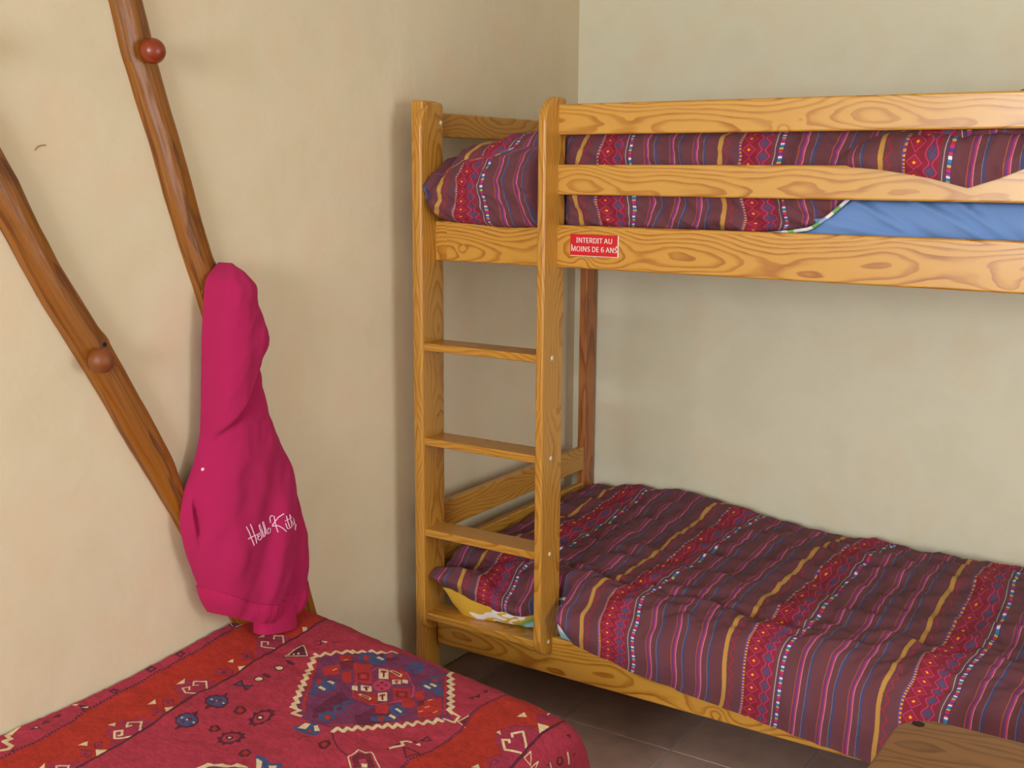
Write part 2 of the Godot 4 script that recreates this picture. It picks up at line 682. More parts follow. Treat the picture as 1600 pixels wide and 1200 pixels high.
func kilim_cloth() -> ImageTexture:
	kil = Image.create_empty(1820, 1960, false, Image.FORMAT_RGBA8)
	kil.fill(ink.crimson)
	kilim_print()
	# uneven dye and woven threads
	var sp := Image.create_empty(364, 392, false, Image.FORMAT_RGBA8)
	var n := noise(7, 0.5, 2)
	var n2 := noise(8, 0.03, 3)
	for i in 364:
		for j in 392:
			var v := n.get_noise_2d(i * 0.6, j * 1.6) + n2.get_noise_2d(i, j * 2.0) * 0.7
			sp.set_pixel(i, j, Color(0.15, 0.02, 0.05, clampf(v * 0.30, 0, 0.4)) if v > 0.0 else Color(0.95, 0.5, 0.5, clampf(-v * 0.16, 0, 0.3)))
	for i in 5:
		for j in 5:
			kil.blend_rect(sp, Rect2i(0, 0, 364, 392), Vector2i(i * 364, j * 392))
	kil.convert(Image.FORMAT_RGB8)
	return ImageTexture.create_from_image(kil)

func kilim_print() -> void:
	kp("orange", [123, 2600, 78, 2292, 76, 2216, 60, 2120, 45, 2069, 42, 1975, 37, 1897, 34, 1745, 30, 1727, 27, 1655, -60, 1400, -60, 1180, 80, 1180, 90, 1350, 126, 1503, 125, 1554, 139, 1660, 150, 1758, 156, 1829, 157, 1900, 175, 1983, 160, 1898, 174, 1970, 185, 2040, 199, 2145, 203, 2214, 330, 2600])
	kp("orange", [695, 2600, 655, 1803, 649, 1772, 659, 1714, 662, 1616, 643, 1547, 636, 1492, 644, 1446, 648, 1416, 648, 1180, 787, 1180, 787, 1383, 792, 1443, 790, 1489, 795, 1537, 801, 1578, 806, 1634, 846, 2600])
	kp("rose", [123, 2055, 144, 2020, 168, 2012, 186, 2006, 191, 2096, 193, 2134, 172, 2114, 130, 2098, 139, 2068])
	kp("rose", [94, 1890, 97, 1862, 121, 1825, 159, 1859, 160, 1890, 161, 1933, 146, 1919, 122, 1902])
	kp("rose", [149, 2241, 184, 2200, 199, 2187, 203, 2214, 161, 2253])
	kp("rose", [72, 1620, 101, 1557, 125, 1554, 139, 1660, 126, 1674])
	kp("rose", [96, 1888, 91, 1860, 134, 1816, 154, 1818, 159, 1871, 156, 1925, 117, 1899])
	kp("cream", [124, 2084, 125, 2065, 139, 2078])
	kp("cream", [141, 2168, 142, 2145, 155, 2156])
	kp("cream", [176, 2153, 198, 2138, 199, 2169])
	kp("cream", [117, 1980, 111, 1953, 125, 1963])
	kp("cream", [149, 1961, 171, 1944, 173, 1976])
	kp("cream", [94, 1882, 90, 1853, 104, 1867])
	kp("cream", [150, 2263, 145, 2243, 159, 2254])
	kp("rose", [157, 2174, 177, 2162, 192, 2178, 175, 2187])
	kl("maroon", 2, [157, 2174, 177, 2162, 192, 2178, 175, 2187])
	kp("maroon", [173, 2177, 171, 2172, 178, 2173, 179, 2178])
	kp("rose", [174, 2152, 157, 2141, 164, 2128, 179, 2141])
	kl("maroon", 2, [174, 2152, 157, 2141, 164, 2128, 179, 2141])
	kp("maroon", [166, 2142, 165, 2137, 171, 2138, 172, 2143])
	kp("rose", [134, 1981, 161, 1974, 176, 1990, 157, 2000])
	kl("maroon", 2, [134, 1981, 161, 1974, 176, 1990, 157, 2000])
	kp("maroon", [155, 1989, 153, 1983, 159, 1984, 161, 1990])
	kp("rose", [142, 1958, 124, 1944, 137, 1927, 156, 1945])
	kl("maroon", 2, [142, 1958, 124, 1944, 137, 1927, 156, 1945])
	kp("maroon", [138, 1946, 136, 1940, 142, 1941, 144, 1947])
	kl("cream", 5, [185, 2054, 158, 2028, 142, 2049, 157, 2064, 159, 2053])
	kl("cream", 5, [188, 2078, 171, 2105, 153, 2090, 161, 2078, 171, 2087, 168, 2094])
	kl("cream", 4, [176, 2239, 166, 2234, 182, 2218, 190, 2226])
	kl("cream", 4, [158, 1852, 130, 1829, 111, 1847, 123, 1860, 129, 1851])
	kl("cream", 4, [159, 1875, 136, 1893, 116, 1884, 123, 1870, 133, 1880])
	kl("cream", 4, [134, 1614, 107, 1638, 92, 1622, 101, 1610, 109, 1619])
	kl("cream", 4, [128, 1586, 102, 1562, 90, 1578, 98, 1588])
	kp("cream", [75, 1616, 75, 1595, 82, 1603])
	kp("cream", [101, 1740, 102, 1721, 113, 1733])
	kp("cream", [131, 1736, 142, 1723, 146, 1746])
	kp("cream", [105, 1498, 111, 1487, 126, 1503, 126, 1517])
	kp("rose", [99, 1695, 112, 1672, 133, 1694, 119, 1713])
	kl("maroon", 2, [99, 1695, 112, 1672, 133, 1694, 119, 1713])
	kp("maroon", [111, 1698, 110, 1688, 120, 1688, 121, 1699])
	kp("rose", [106, 1780, 131, 1752, 149, 1772, 124, 1797])
	kl("maroon", 2, [106, 1780, 131, 1752, 149, 1772, 124, 1797])
	kp("maroon", [123, 1780, 122, 1770, 132, 1770, 133, 1780])
	kl("cream", 9, [7, 2205, 15, 2235, 29, 2236, 30, 2251, 53, 2250, 61, 2263, 54, 2275])
	kp("maroon", [67, 2264, 73, 2248, 84, 2267])
	kp("dark", [19, 2001, 17, 1984, 37, 1984, 39, 2001])
	kp("rose", [24, 1997, 23, 1989, 32, 1989, 33, 1997])
	kp("dark", [9, 1895, 8, 1877, 28, 1876, 29, 1894])
	kp("rose", [15, 1890, 14, 1882, 23, 1881, 24, 1890])
	kp("dark", [9, 1812, 8, 1794, 27, 1793, 28, 1811])
	kp("rose", [14, 1807, 14, 1799, 22, 1798, 23, 1807])
	kp("dark", [31, 2197, 25, 2174, 42, 2180])
	kp("dark", [29, 2171, 23, 2148, 38, 2155])
	kp("dark", [20, 2140, 21, 2117, 32, 2128])
	kp("dark", [18, 2072, 45, 2062, 44, 2085])
	kp("cream", [30, 2187, 29, 2177, 36, 2181])
	kp("cream", [32, 2077, 37, 2064, 45, 2069])
	kp("cream", [10, 2083, 15, 2070, 19, 2079])
	kp("dark", [5, 1647, 24, 1617, 30, 1641, 24, 1648])
	kl("cream", 2, [10, 1641, 25, 1645, 26, 1619])
	kp("dark", [190, 1972, 201, 1969, 215, 1968])
	kp("dark", [213, 1925, 213, 1946, 227, 1945])
	kp("dark", [232, 2009, 223, 1988, 236, 1986])
	kp("dark", [262, 1964, 237, 1965, 251, 1964])
	kp("dark", [241, 1951, 248, 1957, 249, 1965, 252, 1972, 248, 1979, 245, 1986, 237, 1989, 230, 1992, 222, 1990, 213, 1989, 207, 1983, 199, 1977, 198, 1969, 195, 1961, 199, 1955, 202, 1948, 210, 1945, 217, 1941, 226, 1944, 235, 1945])
	kp("blue", [238, 1953, 244, 1961, 245, 1970, 242, 1978, 236, 1984, 227, 1986, 218, 1985, 209, 1981, 204, 1973, 202, 1964, 205, 1956, 211, 1950, 220, 1947, 230, 1949])
	kp("maroon", [220, 1979, 219, 1972, 227, 1973, 227, 1979])
	kp("maroon", [223, 1964, 222, 1956, 230, 1957, 232, 1965])
	kp("cream", [208, 1970, 208, 1966, 213, 1966, 213, 1971])
	kp("cream", [222, 1968, 221, 1965, 225, 1965, 226, 1969])
	kp("cream", [237, 1965, 237, 1961, 241, 1961, 242, 1965])
	kp("dark", [176, 1879, 187, 1875, 202, 1874])
	kp("dark", [199, 1829, 199, 1851, 213, 1850])
	kp("dark", [220, 1919, 209, 1896, 224, 1894])
	kp("dark", [250, 1871, 224, 1872, 239, 1871])
	kp("dark", [228, 1857, 236, 1863, 237, 1871, 240, 1880, 236, 1887, 233, 1894, 225, 1897, 218, 1901, 209, 1898, 199, 1897, 193, 1890, 185, 1884, 184, 1876, 181, 1867, 185, 1860, 188, 1852, 196, 1850, 203, 1846, 213, 1848, 222, 1850])
	kp("blue", [226, 1859, 231, 1868, 233, 1877, 230, 1885, 223, 1892, 214, 1894, 204, 1893, 196, 1888, 190, 1880, 188, 1870, 191, 1861, 197, 1855, 207, 1852, 217, 1854])
	kp("maroon", [207, 1887, 206, 1879, 214, 1880, 214, 1887])
	kp("maroon", [210, 1870, 209, 1862, 217, 1863, 219, 1871])
	kp("cream", [194, 1877, 194, 1872, 199, 1872, 200, 1877])
	kp("cream", [209, 1875, 208, 1871, 212, 1872, 213, 1876])
	kp("cream", [225, 1872, 224, 1868, 229, 1868, 229, 1872])
	kp("dark", [178, 1800, 181, 1771, 201, 1785, 204, 1793])
	kp("dark", [199, 1788, 217, 1769, 222, 1803])
	kp("blue", [184, 1794, 185, 1779, 197, 1788])
	kp("blue", [207, 1788, 215, 1777, 217, 1795])
	kp("dark", [215, 1738, 218, 1743, 219, 1748, 217, 1753, 214, 1756, 209, 1758, 203, 1757, 199, 1754, 196, 1749, 195, 1744, 197, 1739, 200, 1736, 205, 1734, 211, 1735])
	kp("cream", [213, 1740, 215, 1743, 215, 1747, 214, 1750, 211, 1753, 208, 1754, 204, 1754, 201, 1752, 199, 1749, 199, 1745, 200, 1742, 203, 1739, 206, 1738, 210, 1738])
	kp("dark", [212, 1671, 215, 1676, 216, 1682, 214, 1687, 210, 1690, 205, 1692, 200, 1691, 195, 1688, 192, 1683, 191, 1677, 193, 1672, 197, 1669, 202, 1667, 207, 1668])
	kp("cream", [210, 1673, 212, 1677, 212, 1680, 211, 1684, 208, 1687, 204, 1688, 201, 1687, 197, 1685, 196, 1682, 195, 1679, 197, 1675, 199, 1672, 203, 1671, 207, 1671])
	kp("dark", [194, 1727, 196, 1718, 218, 1718, 219, 1728, 206, 1730])
	kp("dark", [188, 1643, 190, 1634, 212, 1635, 214, 1645, 200, 1647])
	kp("dark", [267, 1880, 257, 1861, 266, 1850, 283, 1856, 287, 1870, 277, 1882])
	kp("orange", [269, 1872, 264, 1858, 278, 1860, 280, 1873])
	kp("dark", [283, 1964, 274, 1947, 282, 1937, 297, 1942, 301, 1955, 292, 1965])
	kp("orange", [284, 1957, 280, 1944, 292, 1946, 294, 1957])
	kp("dark", [389, 1985, 381, 1967, 390, 1957, 405, 1962, 409, 1976, 399, 1987])
	kp("orange", [391, 1977, 388, 1964, 401, 1966, 402, 1978])
	kp("dark", [325, 1822, 335, 1826, 334, 1838, 343, 1849, 338, 1858, 342, 1872, 335, 1875, 332, 1887, 327, 1883, 318, 1888, 316, 1879, 305, 1875, 307, 1863, 297, 1852, 303, 1843, 298, 1829, 305, 1825, 308, 1813, 314, 1817, 322, 1813])
	kp("crimson", [325, 1831, 328, 1836, 331, 1842, 333, 1849, 334, 1857, 333, 1863, 331, 1869, 328, 1873, 324, 1874, 320, 1874, 316, 1871, 312, 1866, 309, 1859, 307, 1852, 307, 1845, 307, 1838, 309, 1832, 312, 1828, 316, 1827, 320, 1828])
	kp("dark", [323, 1848, 326, 1851, 327, 1855, 326, 1859, 323, 1861, 319, 1862, 315, 1861, 312, 1858, 309, 1855, 309, 1851, 310, 1847, 312, 1845, 316, 1844, 320, 1845])
	kp("cream", [321, 1850, 322, 1852, 322, 1854, 321, 1855, 320, 1857, 318, 1857, 316, 1857, 315, 1856, 314, 1854, 313, 1852, 314, 1851, 315, 1849, 317, 1849, 319, 1849])
	kp("dark", [345, 1927, 355, 1930, 352, 1940, 359, 1949, 352, 1957, 354, 1968, 346, 1971, 341, 1981, 335, 1977, 326, 1982, 325, 1974, 315, 1971, 318, 1961, 310, 1952, 317, 1944, 316, 1932, 324, 1929, 328, 1919, 334, 1923, 343, 1918])
	kp("crimson", [343, 1934, 346, 1938, 348, 1943, 349, 1949, 348, 1955, 346, 1961, 343, 1966, 339, 1969, 335, 1970, 330, 1970, 326, 1967, 323, 1963, 321, 1958, 321, 1952, 321, 1945, 323, 1940, 327, 1935, 331, 1932, 335, 1930, 339, 1931])
	kp("dark", [338, 1948, 340, 1951, 341, 1954, 340, 1958, 338, 1960, 334, 1961, 330, 1960, 327, 1958, 324, 1955, 324, 1951, 325, 1948, 327, 1945, 331, 1944, 334, 1945])
	kp("cream", [335, 1950, 336, 1952, 336, 1953, 336, 1955, 335, 1956, 333, 1957, 331, 1956, 330, 1955, 329, 1954, 328, 1952, 329, 1951, 330, 1949, 332, 1949, 334, 1949])
	kp("dark", [172, 1636, 162, 1556, 215, 1591])
	kl("cream", 3, [172, 1628, 166, 1559, 209, 1592, 172, 1628])
	kp("cream", [171, 1618, 170, 1613, 175, 1614, 176, 1619])
	kp("cream", [179, 1610, 178, 1605, 183, 1606, 184, 1611])
	kp("cream", [186, 1603, 186, 1597, 191, 1598, 191, 1603])
	kp("cream", [365, 2076, 369, 2045, 385, 2041, 391, 2026, 409, 2021, 411, 2009, 442, 2006])
	kp("purple", [376, 2072, 381, 2052, 417, 2022, 438, 2016])
	kp("blue", [417, 1965, 435, 1958, 456, 1961, 472, 1947, 487, 1965, 452, 1997])
	kp("cream", [427, 1972, 442, 1971, 458, 1991, 452, 1997])
	kp("cream", [458, 1970, 471, 1961, 479, 1973, 469, 1981])
	kp("purple", [227, 1581, 251, 1554, 268, 1513, 286, 1500, 341, 1430, 403, 1415, 494, 1415, 604, 1576, 626, 1588, 579, 1645, 509, 1739, 466, 1792, 437, 1797, 379, 1800, 346, 1778, 288, 1671])
	kp("plum", [462, 1722, 474, 1657, 530, 1645, 532, 1689, 494, 1744])
	kp("plum", [377, 1749, 371, 1657, 409, 1677, 425, 1757, 401, 1786])
	kp("plum", [281, 1512, 334, 1444, 373, 1447, 344, 1500])
	kl("red", 7, [233, 1584, 284, 1659, 352, 1759, 370, 1775])
	kl("red", 6, [450, 1785, 503, 1732, 548, 1668, 593, 1600])
	kl("red", 6, [497, 1438, 562, 1532, 598, 1581])
	kl("cream", 10, [226, 1580, 223, 1592, 241, 1604, 237, 1616, 255, 1627, 252, 1640, 269, 1650, 266, 1662, 283, 1673, 280, 1685, 297, 1695, 293, 1707, 310, 1717, 307, 1728, 323, 1738, 320, 1750, 336, 1759, 333, 1770, 349, 1780])
	kl("cream", 8, [338, 1783, 361, 1778, 357, 1798, 380, 1796])
	kl("cream", 8, [216, 1575, 233, 1574, 230, 1554, 247, 1553, 245, 1533, 262, 1532, 259, 1511, 277, 1510])
	kl("cream", 8, [268, 1501, 283, 1501, 283, 1484, 299, 1484, 299, 1466, 315, 1467, 315, 1449, 331, 1449, 330, 1429, 346, 1430])
	kl("cream", 10, [485, 1392, 499, 1431, 516, 1437, 517, 1456, 533, 1460, 534, 1478, 549, 1483, 550, 1501, 565, 1505, 566, 1522, 581, 1527, 582, 1544, 596, 1548, 597, 1565, 611, 1569])
	kl("cream", 6, [608, 1568, 627, 1567, 632, 1592, 607, 1597])
	kl("cream", 9, [612, 1607, 597, 1606, 599, 1625, 583, 1624, 586, 1643, 570, 1642, 573, 1661, 557, 1660, 560, 1679, 544, 1678, 547, 1696, 532, 1695, 534, 1714, 519, 1713, 521, 1731, 506, 1730, 509, 1748, 493, 1747, 496, 1765, 481, 1765, 484, 1782, 469, 1782, 471, 1799])
	kp("rosep", [374, 1625, 367, 1595, 359, 1518, 382, 1503, 426, 1492, 482, 1536, 503, 1567, 499, 1606, 459, 1664, 408, 1664])
	kp("purple", [380, 1627, 372, 1597, 364, 1524, 386, 1507, 428, 1498, 479, 1539, 496, 1566, 493, 1602, 456, 1660, 408, 1658])
	kp("red", [393, 1643, 430, 1608, 461, 1642, 456, 1664, 421, 1666])
	kp("red", [384, 1509, 406, 1488, 433, 1500, 447, 1518, 414, 1542])
	kp("cream", [407, 1645, 407, 1635, 440, 1636, 444, 1647])
	kp("maroon", [413, 1643, 413, 1638, 436, 1639, 438, 1645])
	kp("cream", [390, 1516, 390, 1505, 424, 1507, 428, 1520])
	kp("maroon", [396, 1514, 396, 1509, 421, 1510, 422, 1516])
	kp("red", [331, 1568, 364, 1544, 398, 1584, 369, 1611])
	kp("maroon", [345, 1573, 365, 1556, 385, 1581, 367, 1598])
	kp("red", [352, 1575, 366, 1564, 379, 1579, 367, 1591])
	kp("rosep", [362, 1581, 361, 1571, 369, 1573, 370, 1583])
	kp("red", [445, 1570, 477, 1546, 508, 1585, 480, 1611])
	kp("maroon", [458, 1574, 478, 1558, 496, 1582, 478, 1599])
	kp("red", [465, 1576, 478, 1566, 490, 1581, 478, 1592])
	kp("rosep", [474, 1582, 473, 1573, 481, 1575, 482, 1584])
	kp("cream", [367, 1524, 385, 1510, 413, 1545, 395, 1558])
	kp("rosep", [376, 1528, 386, 1519, 393, 1528, 384, 1537])
	kp("maroon", [380, 1525, 383, 1522, 402, 1545, 399, 1548])
	kp("cream", [431, 1605, 447, 1592, 472, 1622, 456, 1635])
	kp("rosep", [439, 1609, 448, 1600, 455, 1608, 446, 1617])
	kp("maroon", [442, 1606, 445, 1603, 462, 1623, 459, 1626])
	kp("cream", [420, 1541, 436, 1529, 450, 1546, 434, 1558])
	kp("rosep", [426, 1542, 435, 1534, 439, 1538, 430, 1547])
	kp("maroon", [429, 1539, 432, 1536, 442, 1549, 439, 1551])
	kp("cream", [438, 1527, 449, 1519, 459, 1532, 448, 1539])
	kp("cream", [373, 1625, 383, 1617, 396, 1632, 385, 1639])
	kp("cream", [385, 1609, 404, 1594, 418, 1610, 399, 1625])
	kp("rosep", [392, 1609, 402, 1599, 406, 1604, 396, 1614])
	kp("maroon", [395, 1606, 399, 1603, 409, 1614, 405, 1617])
	kp("rosep", [434, 1561, 440, 1572, 441, 1582, 438, 1592, 431, 1598, 422, 1600, 412, 1598, 404, 1591, 398, 1580, 397, 1569, 399, 1560, 406, 1553, 416, 1551, 426, 1554])
	kp("maroon", [409, 1586, 409, 1578, 415, 1580, 416, 1587])
	kp("maroon", [423, 1572, 422, 1565, 429, 1567, 429, 1574])
	kp("maroon", [407, 1569, 407, 1561, 414, 1563, 414, 1570])
	kp("maroon", [424, 1589, 424, 1582, 430, 1583, 431, 1590])
	kp("red", [272, 1610, 292, 1575, 318, 1604, 294, 1631])
	kp("red", [318, 1596, 330, 1577, 362, 1614, 348, 1627])
	kp("red", [265, 1545, 281, 1521, 308, 1551, 292, 1567])
	kp("red", [314, 1550, 343, 1517, 358, 1542, 334, 1573])
	kp("red", [495, 1553, 507, 1534, 529, 1563, 516, 1576])
	kp("red", [496, 1602, 514, 1578, 533, 1602, 512, 1622])
	kp("red", [536, 1598, 531, 1569, 553, 1533, 593, 1586, 572, 1619, 561, 1630])
	kp("red", [465, 1655, 485, 1634, 506, 1661, 486, 1680])
	kp("maroon", [284, 1566, 308, 1543, 328, 1571, 310, 1588])
	kp("maroon", [524, 1582, 531, 1561, 543, 1585, 536, 1598])
	kl("yellow", 3, [290, 1556, 294, 1546])
	kl("yellow", 3, [297, 1603, 300, 1593])
	kl("yellow", 3, [539, 1562, 543, 1553])
	kl("yellow", 3, [550, 1588, 554, 1579])
	kl("yellow", 3, [549, 1610, 553, 1601])
	kl("yellow", 3, [575, 1592, 579, 1583])
	kp("blue", [346, 1648, 359, 1659, 353, 1674, 351, 1690, 335, 1690, 321, 1696, 311, 1682, 297, 1671, 304, 1656, 305, 1639, 322, 1639, 336, 1633])
	kp("blue", [340, 1701, 346, 1706, 344, 1712, 344, 1719, 338, 1718, 332, 1720, 327, 1713, 321, 1708, 323, 1702, 322, 1695, 329, 1696, 335, 1695])
	kp("orange", [316, 1659, 318, 1663, 319, 1667, 319, 1670, 316, 1673, 313, 1673, 309, 1672, 305, 1669, 303, 1665, 301, 1661, 302, 1657, 305, 1655, 308, 1654, 312, 1656])
	kp("cream", [322, 1651, 322, 1642, 339, 1643, 341, 1652])
	kp("cream", [325, 1684, 325, 1675, 342, 1676, 344, 1684])
	kp("blue", [327, 1484, 337, 1493, 332, 1505, 330, 1518, 318, 1518, 306, 1523, 299, 1512, 289, 1503, 294, 1491, 296, 1477, 309, 1477, 320, 1472])
	kp("blue", [350, 1478, 361, 1488, 356, 1500, 355, 1514, 343, 1513, 331, 1516, 323, 1504, 313, 1494, 317, 1482, 318, 1468, 331, 1469, 342, 1465])
	kp("blue", [350, 1443, 356, 1448, 352, 1455, 350, 1463, 343, 1464, 336, 1467, 332, 1461, 327, 1456, 330, 1449, 332, 1440, 339, 1440, 346, 1436])
	kp("orange", [318, 1498, 321, 1502, 322, 1507, 321, 1511, 318, 1513, 315, 1514, 311, 1512, 307, 1509, 304, 1504, 303, 1500, 304, 1496, 306, 1493, 310, 1493, 314, 1495])
	kp("orange", [348, 1447, 350, 1452, 351, 1457, 351, 1461, 348, 1463, 344, 1464, 340, 1462, 336, 1459, 334, 1454, 333, 1449, 333, 1445, 336, 1443, 340, 1442, 344, 1444])
	kp("cream", [326, 1483, 326, 1473, 344, 1475, 346, 1484])
	kp("blue", [517, 1491, 527, 1502, 522, 1514, 520, 1529, 507, 1528, 495, 1533, 488, 1520, 477, 1510, 483, 1497, 485, 1482, 498, 1483, 510, 1478])
	kp("blue", [502, 1469, 512, 1482, 512, 1491, 514, 1503, 504, 1498, 496, 1497, 487, 1483, 476, 1470, 476, 1461, 474, 1449, 484, 1454, 492, 1455])
	kp("blue", [541, 1509, 547, 1516, 545, 1522, 544, 1530, 538, 1529, 532, 1530, 527, 1523, 521, 1516, 523, 1510, 523, 1502, 530, 1503, 536, 1502])
	kp("orange", [499, 1471, 502, 1475, 502, 1480, 501, 1484, 499, 1486, 495, 1487, 492, 1485, 488, 1482, 486, 1477, 485, 1473, 486, 1469, 489, 1467, 492, 1466, 496, 1468])
	kp("cream", [493, 1520, 493, 1511, 510, 1513, 512, 1521])
	kp("cream", [498, 1504, 498, 1494, 515, 1496, 516, 1505])
	kp("blue", [525, 1629, 535, 1639, 531, 1649, 531, 1661, 521, 1659, 511, 1662, 504, 1650, 494, 1640, 497, 1630, 497, 1618, 508, 1620, 518, 1617])
	kp("blue", [529, 1669, 535, 1673, 525, 1685, 519, 1696, 507, 1701, 495, 1710, 493, 1703, 487, 1700, 496, 1688, 503, 1676, 514, 1671, 527, 1663])
	kp("orange", [514, 1683, 516, 1687, 517, 1691, 516, 1694, 514, 1696, 510, 1697, 507, 1696, 504, 1693, 502, 1689, 501, 1685, 502, 1682, 504, 1680, 507, 1679, 511, 1680])
	kp("cream", [507, 1641, 508, 1632, 523, 1634, 525, 1642])
	kp("cream", [513, 1669, 513, 1661, 529, 1662, 530, 1670])
	kp("blue", [433, 1749, 443, 1757, 438, 1767, 437, 1778, 426, 1778, 416, 1782, 409, 1772, 400, 1764, 404, 1754, 405, 1742, 416, 1742, 427, 1739])
	kp("blue", [429, 1712, 437, 1719, 434, 1727, 433, 1736, 425, 1735, 417, 1738, 411, 1729, 403, 1722, 406, 1714, 406, 1705, 415, 1706, 423, 1703])
	kp("blue", [426, 1682, 432, 1686, 428, 1693, 427, 1700, 420, 1700, 413, 1703, 410, 1697, 405, 1693, 408, 1686, 409, 1679, 416, 1679, 423, 1676])
	kp("orange", [429, 1757, 431, 1760, 432, 1764, 431, 1767, 429, 1769, 426, 1770, 422, 1769, 419, 1766, 416, 1763, 416, 1759, 416, 1755, 419, 1753, 422, 1753, 426, 1754])
	kp("maroon", [425, 1717, 427, 1720, 428, 1724, 427, 1727, 425, 1729, 422, 1729, 419, 1728, 416, 1726, 414, 1722, 413, 1719, 414, 1716, 416, 1714, 419, 1713, 422, 1715])
	kp("blue", [434, 1445, 446, 1455, 440, 1467, 440, 1482, 427, 1480, 416, 1484, 408, 1470, 396, 1460, 402, 1448, 400, 1431, 414, 1434, 425, 1428])
	kp("purple", [415, 1463, 414, 1449, 427, 1452, 427, 1466])
	kp("blue", [398, 1843, 407, 1804, 420, 1794, 454, 1814, 455, 1832, 434, 1840, 416, 1842])
	kp("cream", [406, 1835, 404, 1810, 415, 1804, 421, 1826])
	kp("cream", [426, 1807, 431, 1801, 450, 1814, 441, 1821])
	kp("orange", [427, 1832, 430, 1820, 440, 1829])
	kl("dark", 2, [443, 1872, 438, 1855, 445, 1846])
	kl("dark", 3, [473, 1801, 489, 1817, 519, 1837, 552, 1845])
	kp("dark", [478, 1852, 477, 1835, 485, 1824, 499, 1835, 503, 1855, 494, 1863])
	kp("orange", [483, 1849, 482, 1836, 493, 1838, 496, 1854])
	kl("cream", 3, [582, 1870, 555, 1848, 556, 1836, 555, 1816, 571, 1813, 577, 1802, 587, 1807, 610, 1823, 623, 1832])
	kp("maroon", [561, 1842, 560, 1823, 581, 1810, 617, 1838, 585, 1866])
	kp("rosep", [574, 1839, 582, 1826, 602, 1842, 589, 1853])
	kp("cream", [589, 1848, 598, 1840, 605, 1848, 597, 1856])
	kl("dark", 4, [592, 1771, 599, 1728, 611, 1707, 634, 1713])
	kl("cream", 6, [594, 1764, 606, 1735, 596, 1730, 599, 1717, 610, 1714])
	kp("cream", [621, 1715, 624, 1704, 633, 1711])
	kl("dark", 4, [611, 1741, 639, 1768, 649, 1736, 611, 1741])
	kp("orange", [623, 1745, 639, 1744, 635, 1757])
	kl("dark", 4, [621, 1695, 619, 1672, 634, 1678, 621, 1695])
	kp("maroon", [637, 1584, 643, 1556, 660, 1592])
	kl("cream", 3, [660, 1592, 636, 1585, 641, 1551])
	kl("dark", 3, [179, 1537, 185, 1518, 198, 1536, 188, 1542])
	kp("cream", [187, 1521, 200, 1512, 204, 1522])
	kl("dark", 3, [210, 1507, 218, 1491])
	kp("rose", [721, 1568, 724, 1539, 771, 1479, 791, 1499, 801, 1578, 806, 1634, 779, 1679, 757, 1653, 773, 1616, 745, 1598])
	kl("maroon", 1.5, [721, 1568, 724, 1539, 771, 1479])
	kl("maroon", 1.5, [745, 1598, 773, 1616, 757, 1653])
	kp("rose", [747, 1447, 751, 1405, 774, 1370, 785, 1439, 765, 1467])
	kl("maroon", 1.5, [761, 1457, 748, 1442, 758, 1421, 773, 1440])
	kl("cream", 6, [756, 1554, 748, 1544, 762, 1521, 797, 1558])
	kl("cream", 6, [761, 1573, 756, 1567, 745, 1576, 767, 1599, 796, 1578])
	kp("cream", [721, 1485, 724, 1457, 739, 1469])
	kp("cream", [765, 1467, 790, 1452, 788, 1493])
	kp("cream", [720, 1563, 722, 1551, 733, 1563])
	kp("cream", [755, 1704, 758, 1684, 770, 1694])
	kl("maroon", 2, [781, 1660, 780, 1641, 769, 1649, 777, 1667])
	kl("cream", 4, [727, 1400, 737, 1401])
	kl("cream", 4, [758, 1413, 745, 1355, 769, 1368])
	kl("cream", 6, [863, 1442, 891, 1437])
	kl("cream", 2.5, [806, 1579, 806, 1553, 828, 1577, 806, 1579])
	kl("cream", 3, [834, 1578, 832, 1548, 841, 1565])
	kl("dark", 4, [854, 1525, 850, 1512, 865, 1508])
	kp("dark", [875, 1462, 879, 1463, 881, 1467, 881, 1473, 878, 1480, 873, 1485, 867, 1488, 862, 1489, 858, 1486, 856, 1481, 857, 1476, 859, 1470, 864, 1465, 869, 1462])
	kp("orange", [870, 1470, 872, 1471, 874, 1473, 874, 1476, 872, 1479, 870, 1481, 867, 1482, 864, 1482, 862, 1481, 860, 1479, 860, 1476, 861, 1474, 864, 1472, 867, 1470])
	kp("dark", [823, 1427, 823, 1407, 834, 1414])
	kl("cream", 3, [851, 1512, 866, 1510])
	kl("dark", 3, [875, 1420, 874, 1407])
	kp("dark", [597, 1495, 597, 1469, 605, 1483])
	kp("dark", [600, 1475, 601, 1450, 612, 1466])
	kp("dark", [601, 1447, 601, 1420, 612, 1437])
	kl("dark", 6, [330, 2600, 203, 2214, 199, 2145, 185, 2040, 174, 1970, 160, 1898, 175, 1983, 157, 1900, 156, 1829, 150, 1758, 139, 1660, 125, 1554, 126, 1503, 90, 1350, 80, 1180])
	kl("dark", 6, [846, 2600, 806, 1634, 801, 1578, 795, 1537, 790, 1489, 792, 1443, 787, 1383, 787, 1180])
	kl("dark", 6, [123, 2600, 78, 2292, 76, 2216, 60, 2120, 45, 2069, 42, 1975, 37, 1897, 34, 1745, 30, 1727, 27, 1655, -60, 1400, -60, 1180])
	kl("dark", 6, [695, 2600, 655, 1803, 649, 1772, 659, 1714, 662, 1616, 643, 1547, 636, 1492, 644, 1446, 648, 1416, 648, 1180])
	kdots("rosep", [123, 2600, 78, 2292, 76, 2216, 60, 2120, 45, 2069, 42, 1975, 37, 1897, 34, 1745, 30, 1727, 27, 1655, -60, 1400, -60, 1180])
	kdots("rosep", [695, 2600, 655, 1803, 649, 1772, 659, 1714, 662, 1616, 643, 1547, 636, 1492, 644, 1446, 648, 1416, 648, 1180])
# ------------------------------------------------------------------ the room

func box(lo: Vector3, hi: Vector3) -> BoxMesh:
	var b := BoxMesh.new()
	b.size = hi - lo
	return b

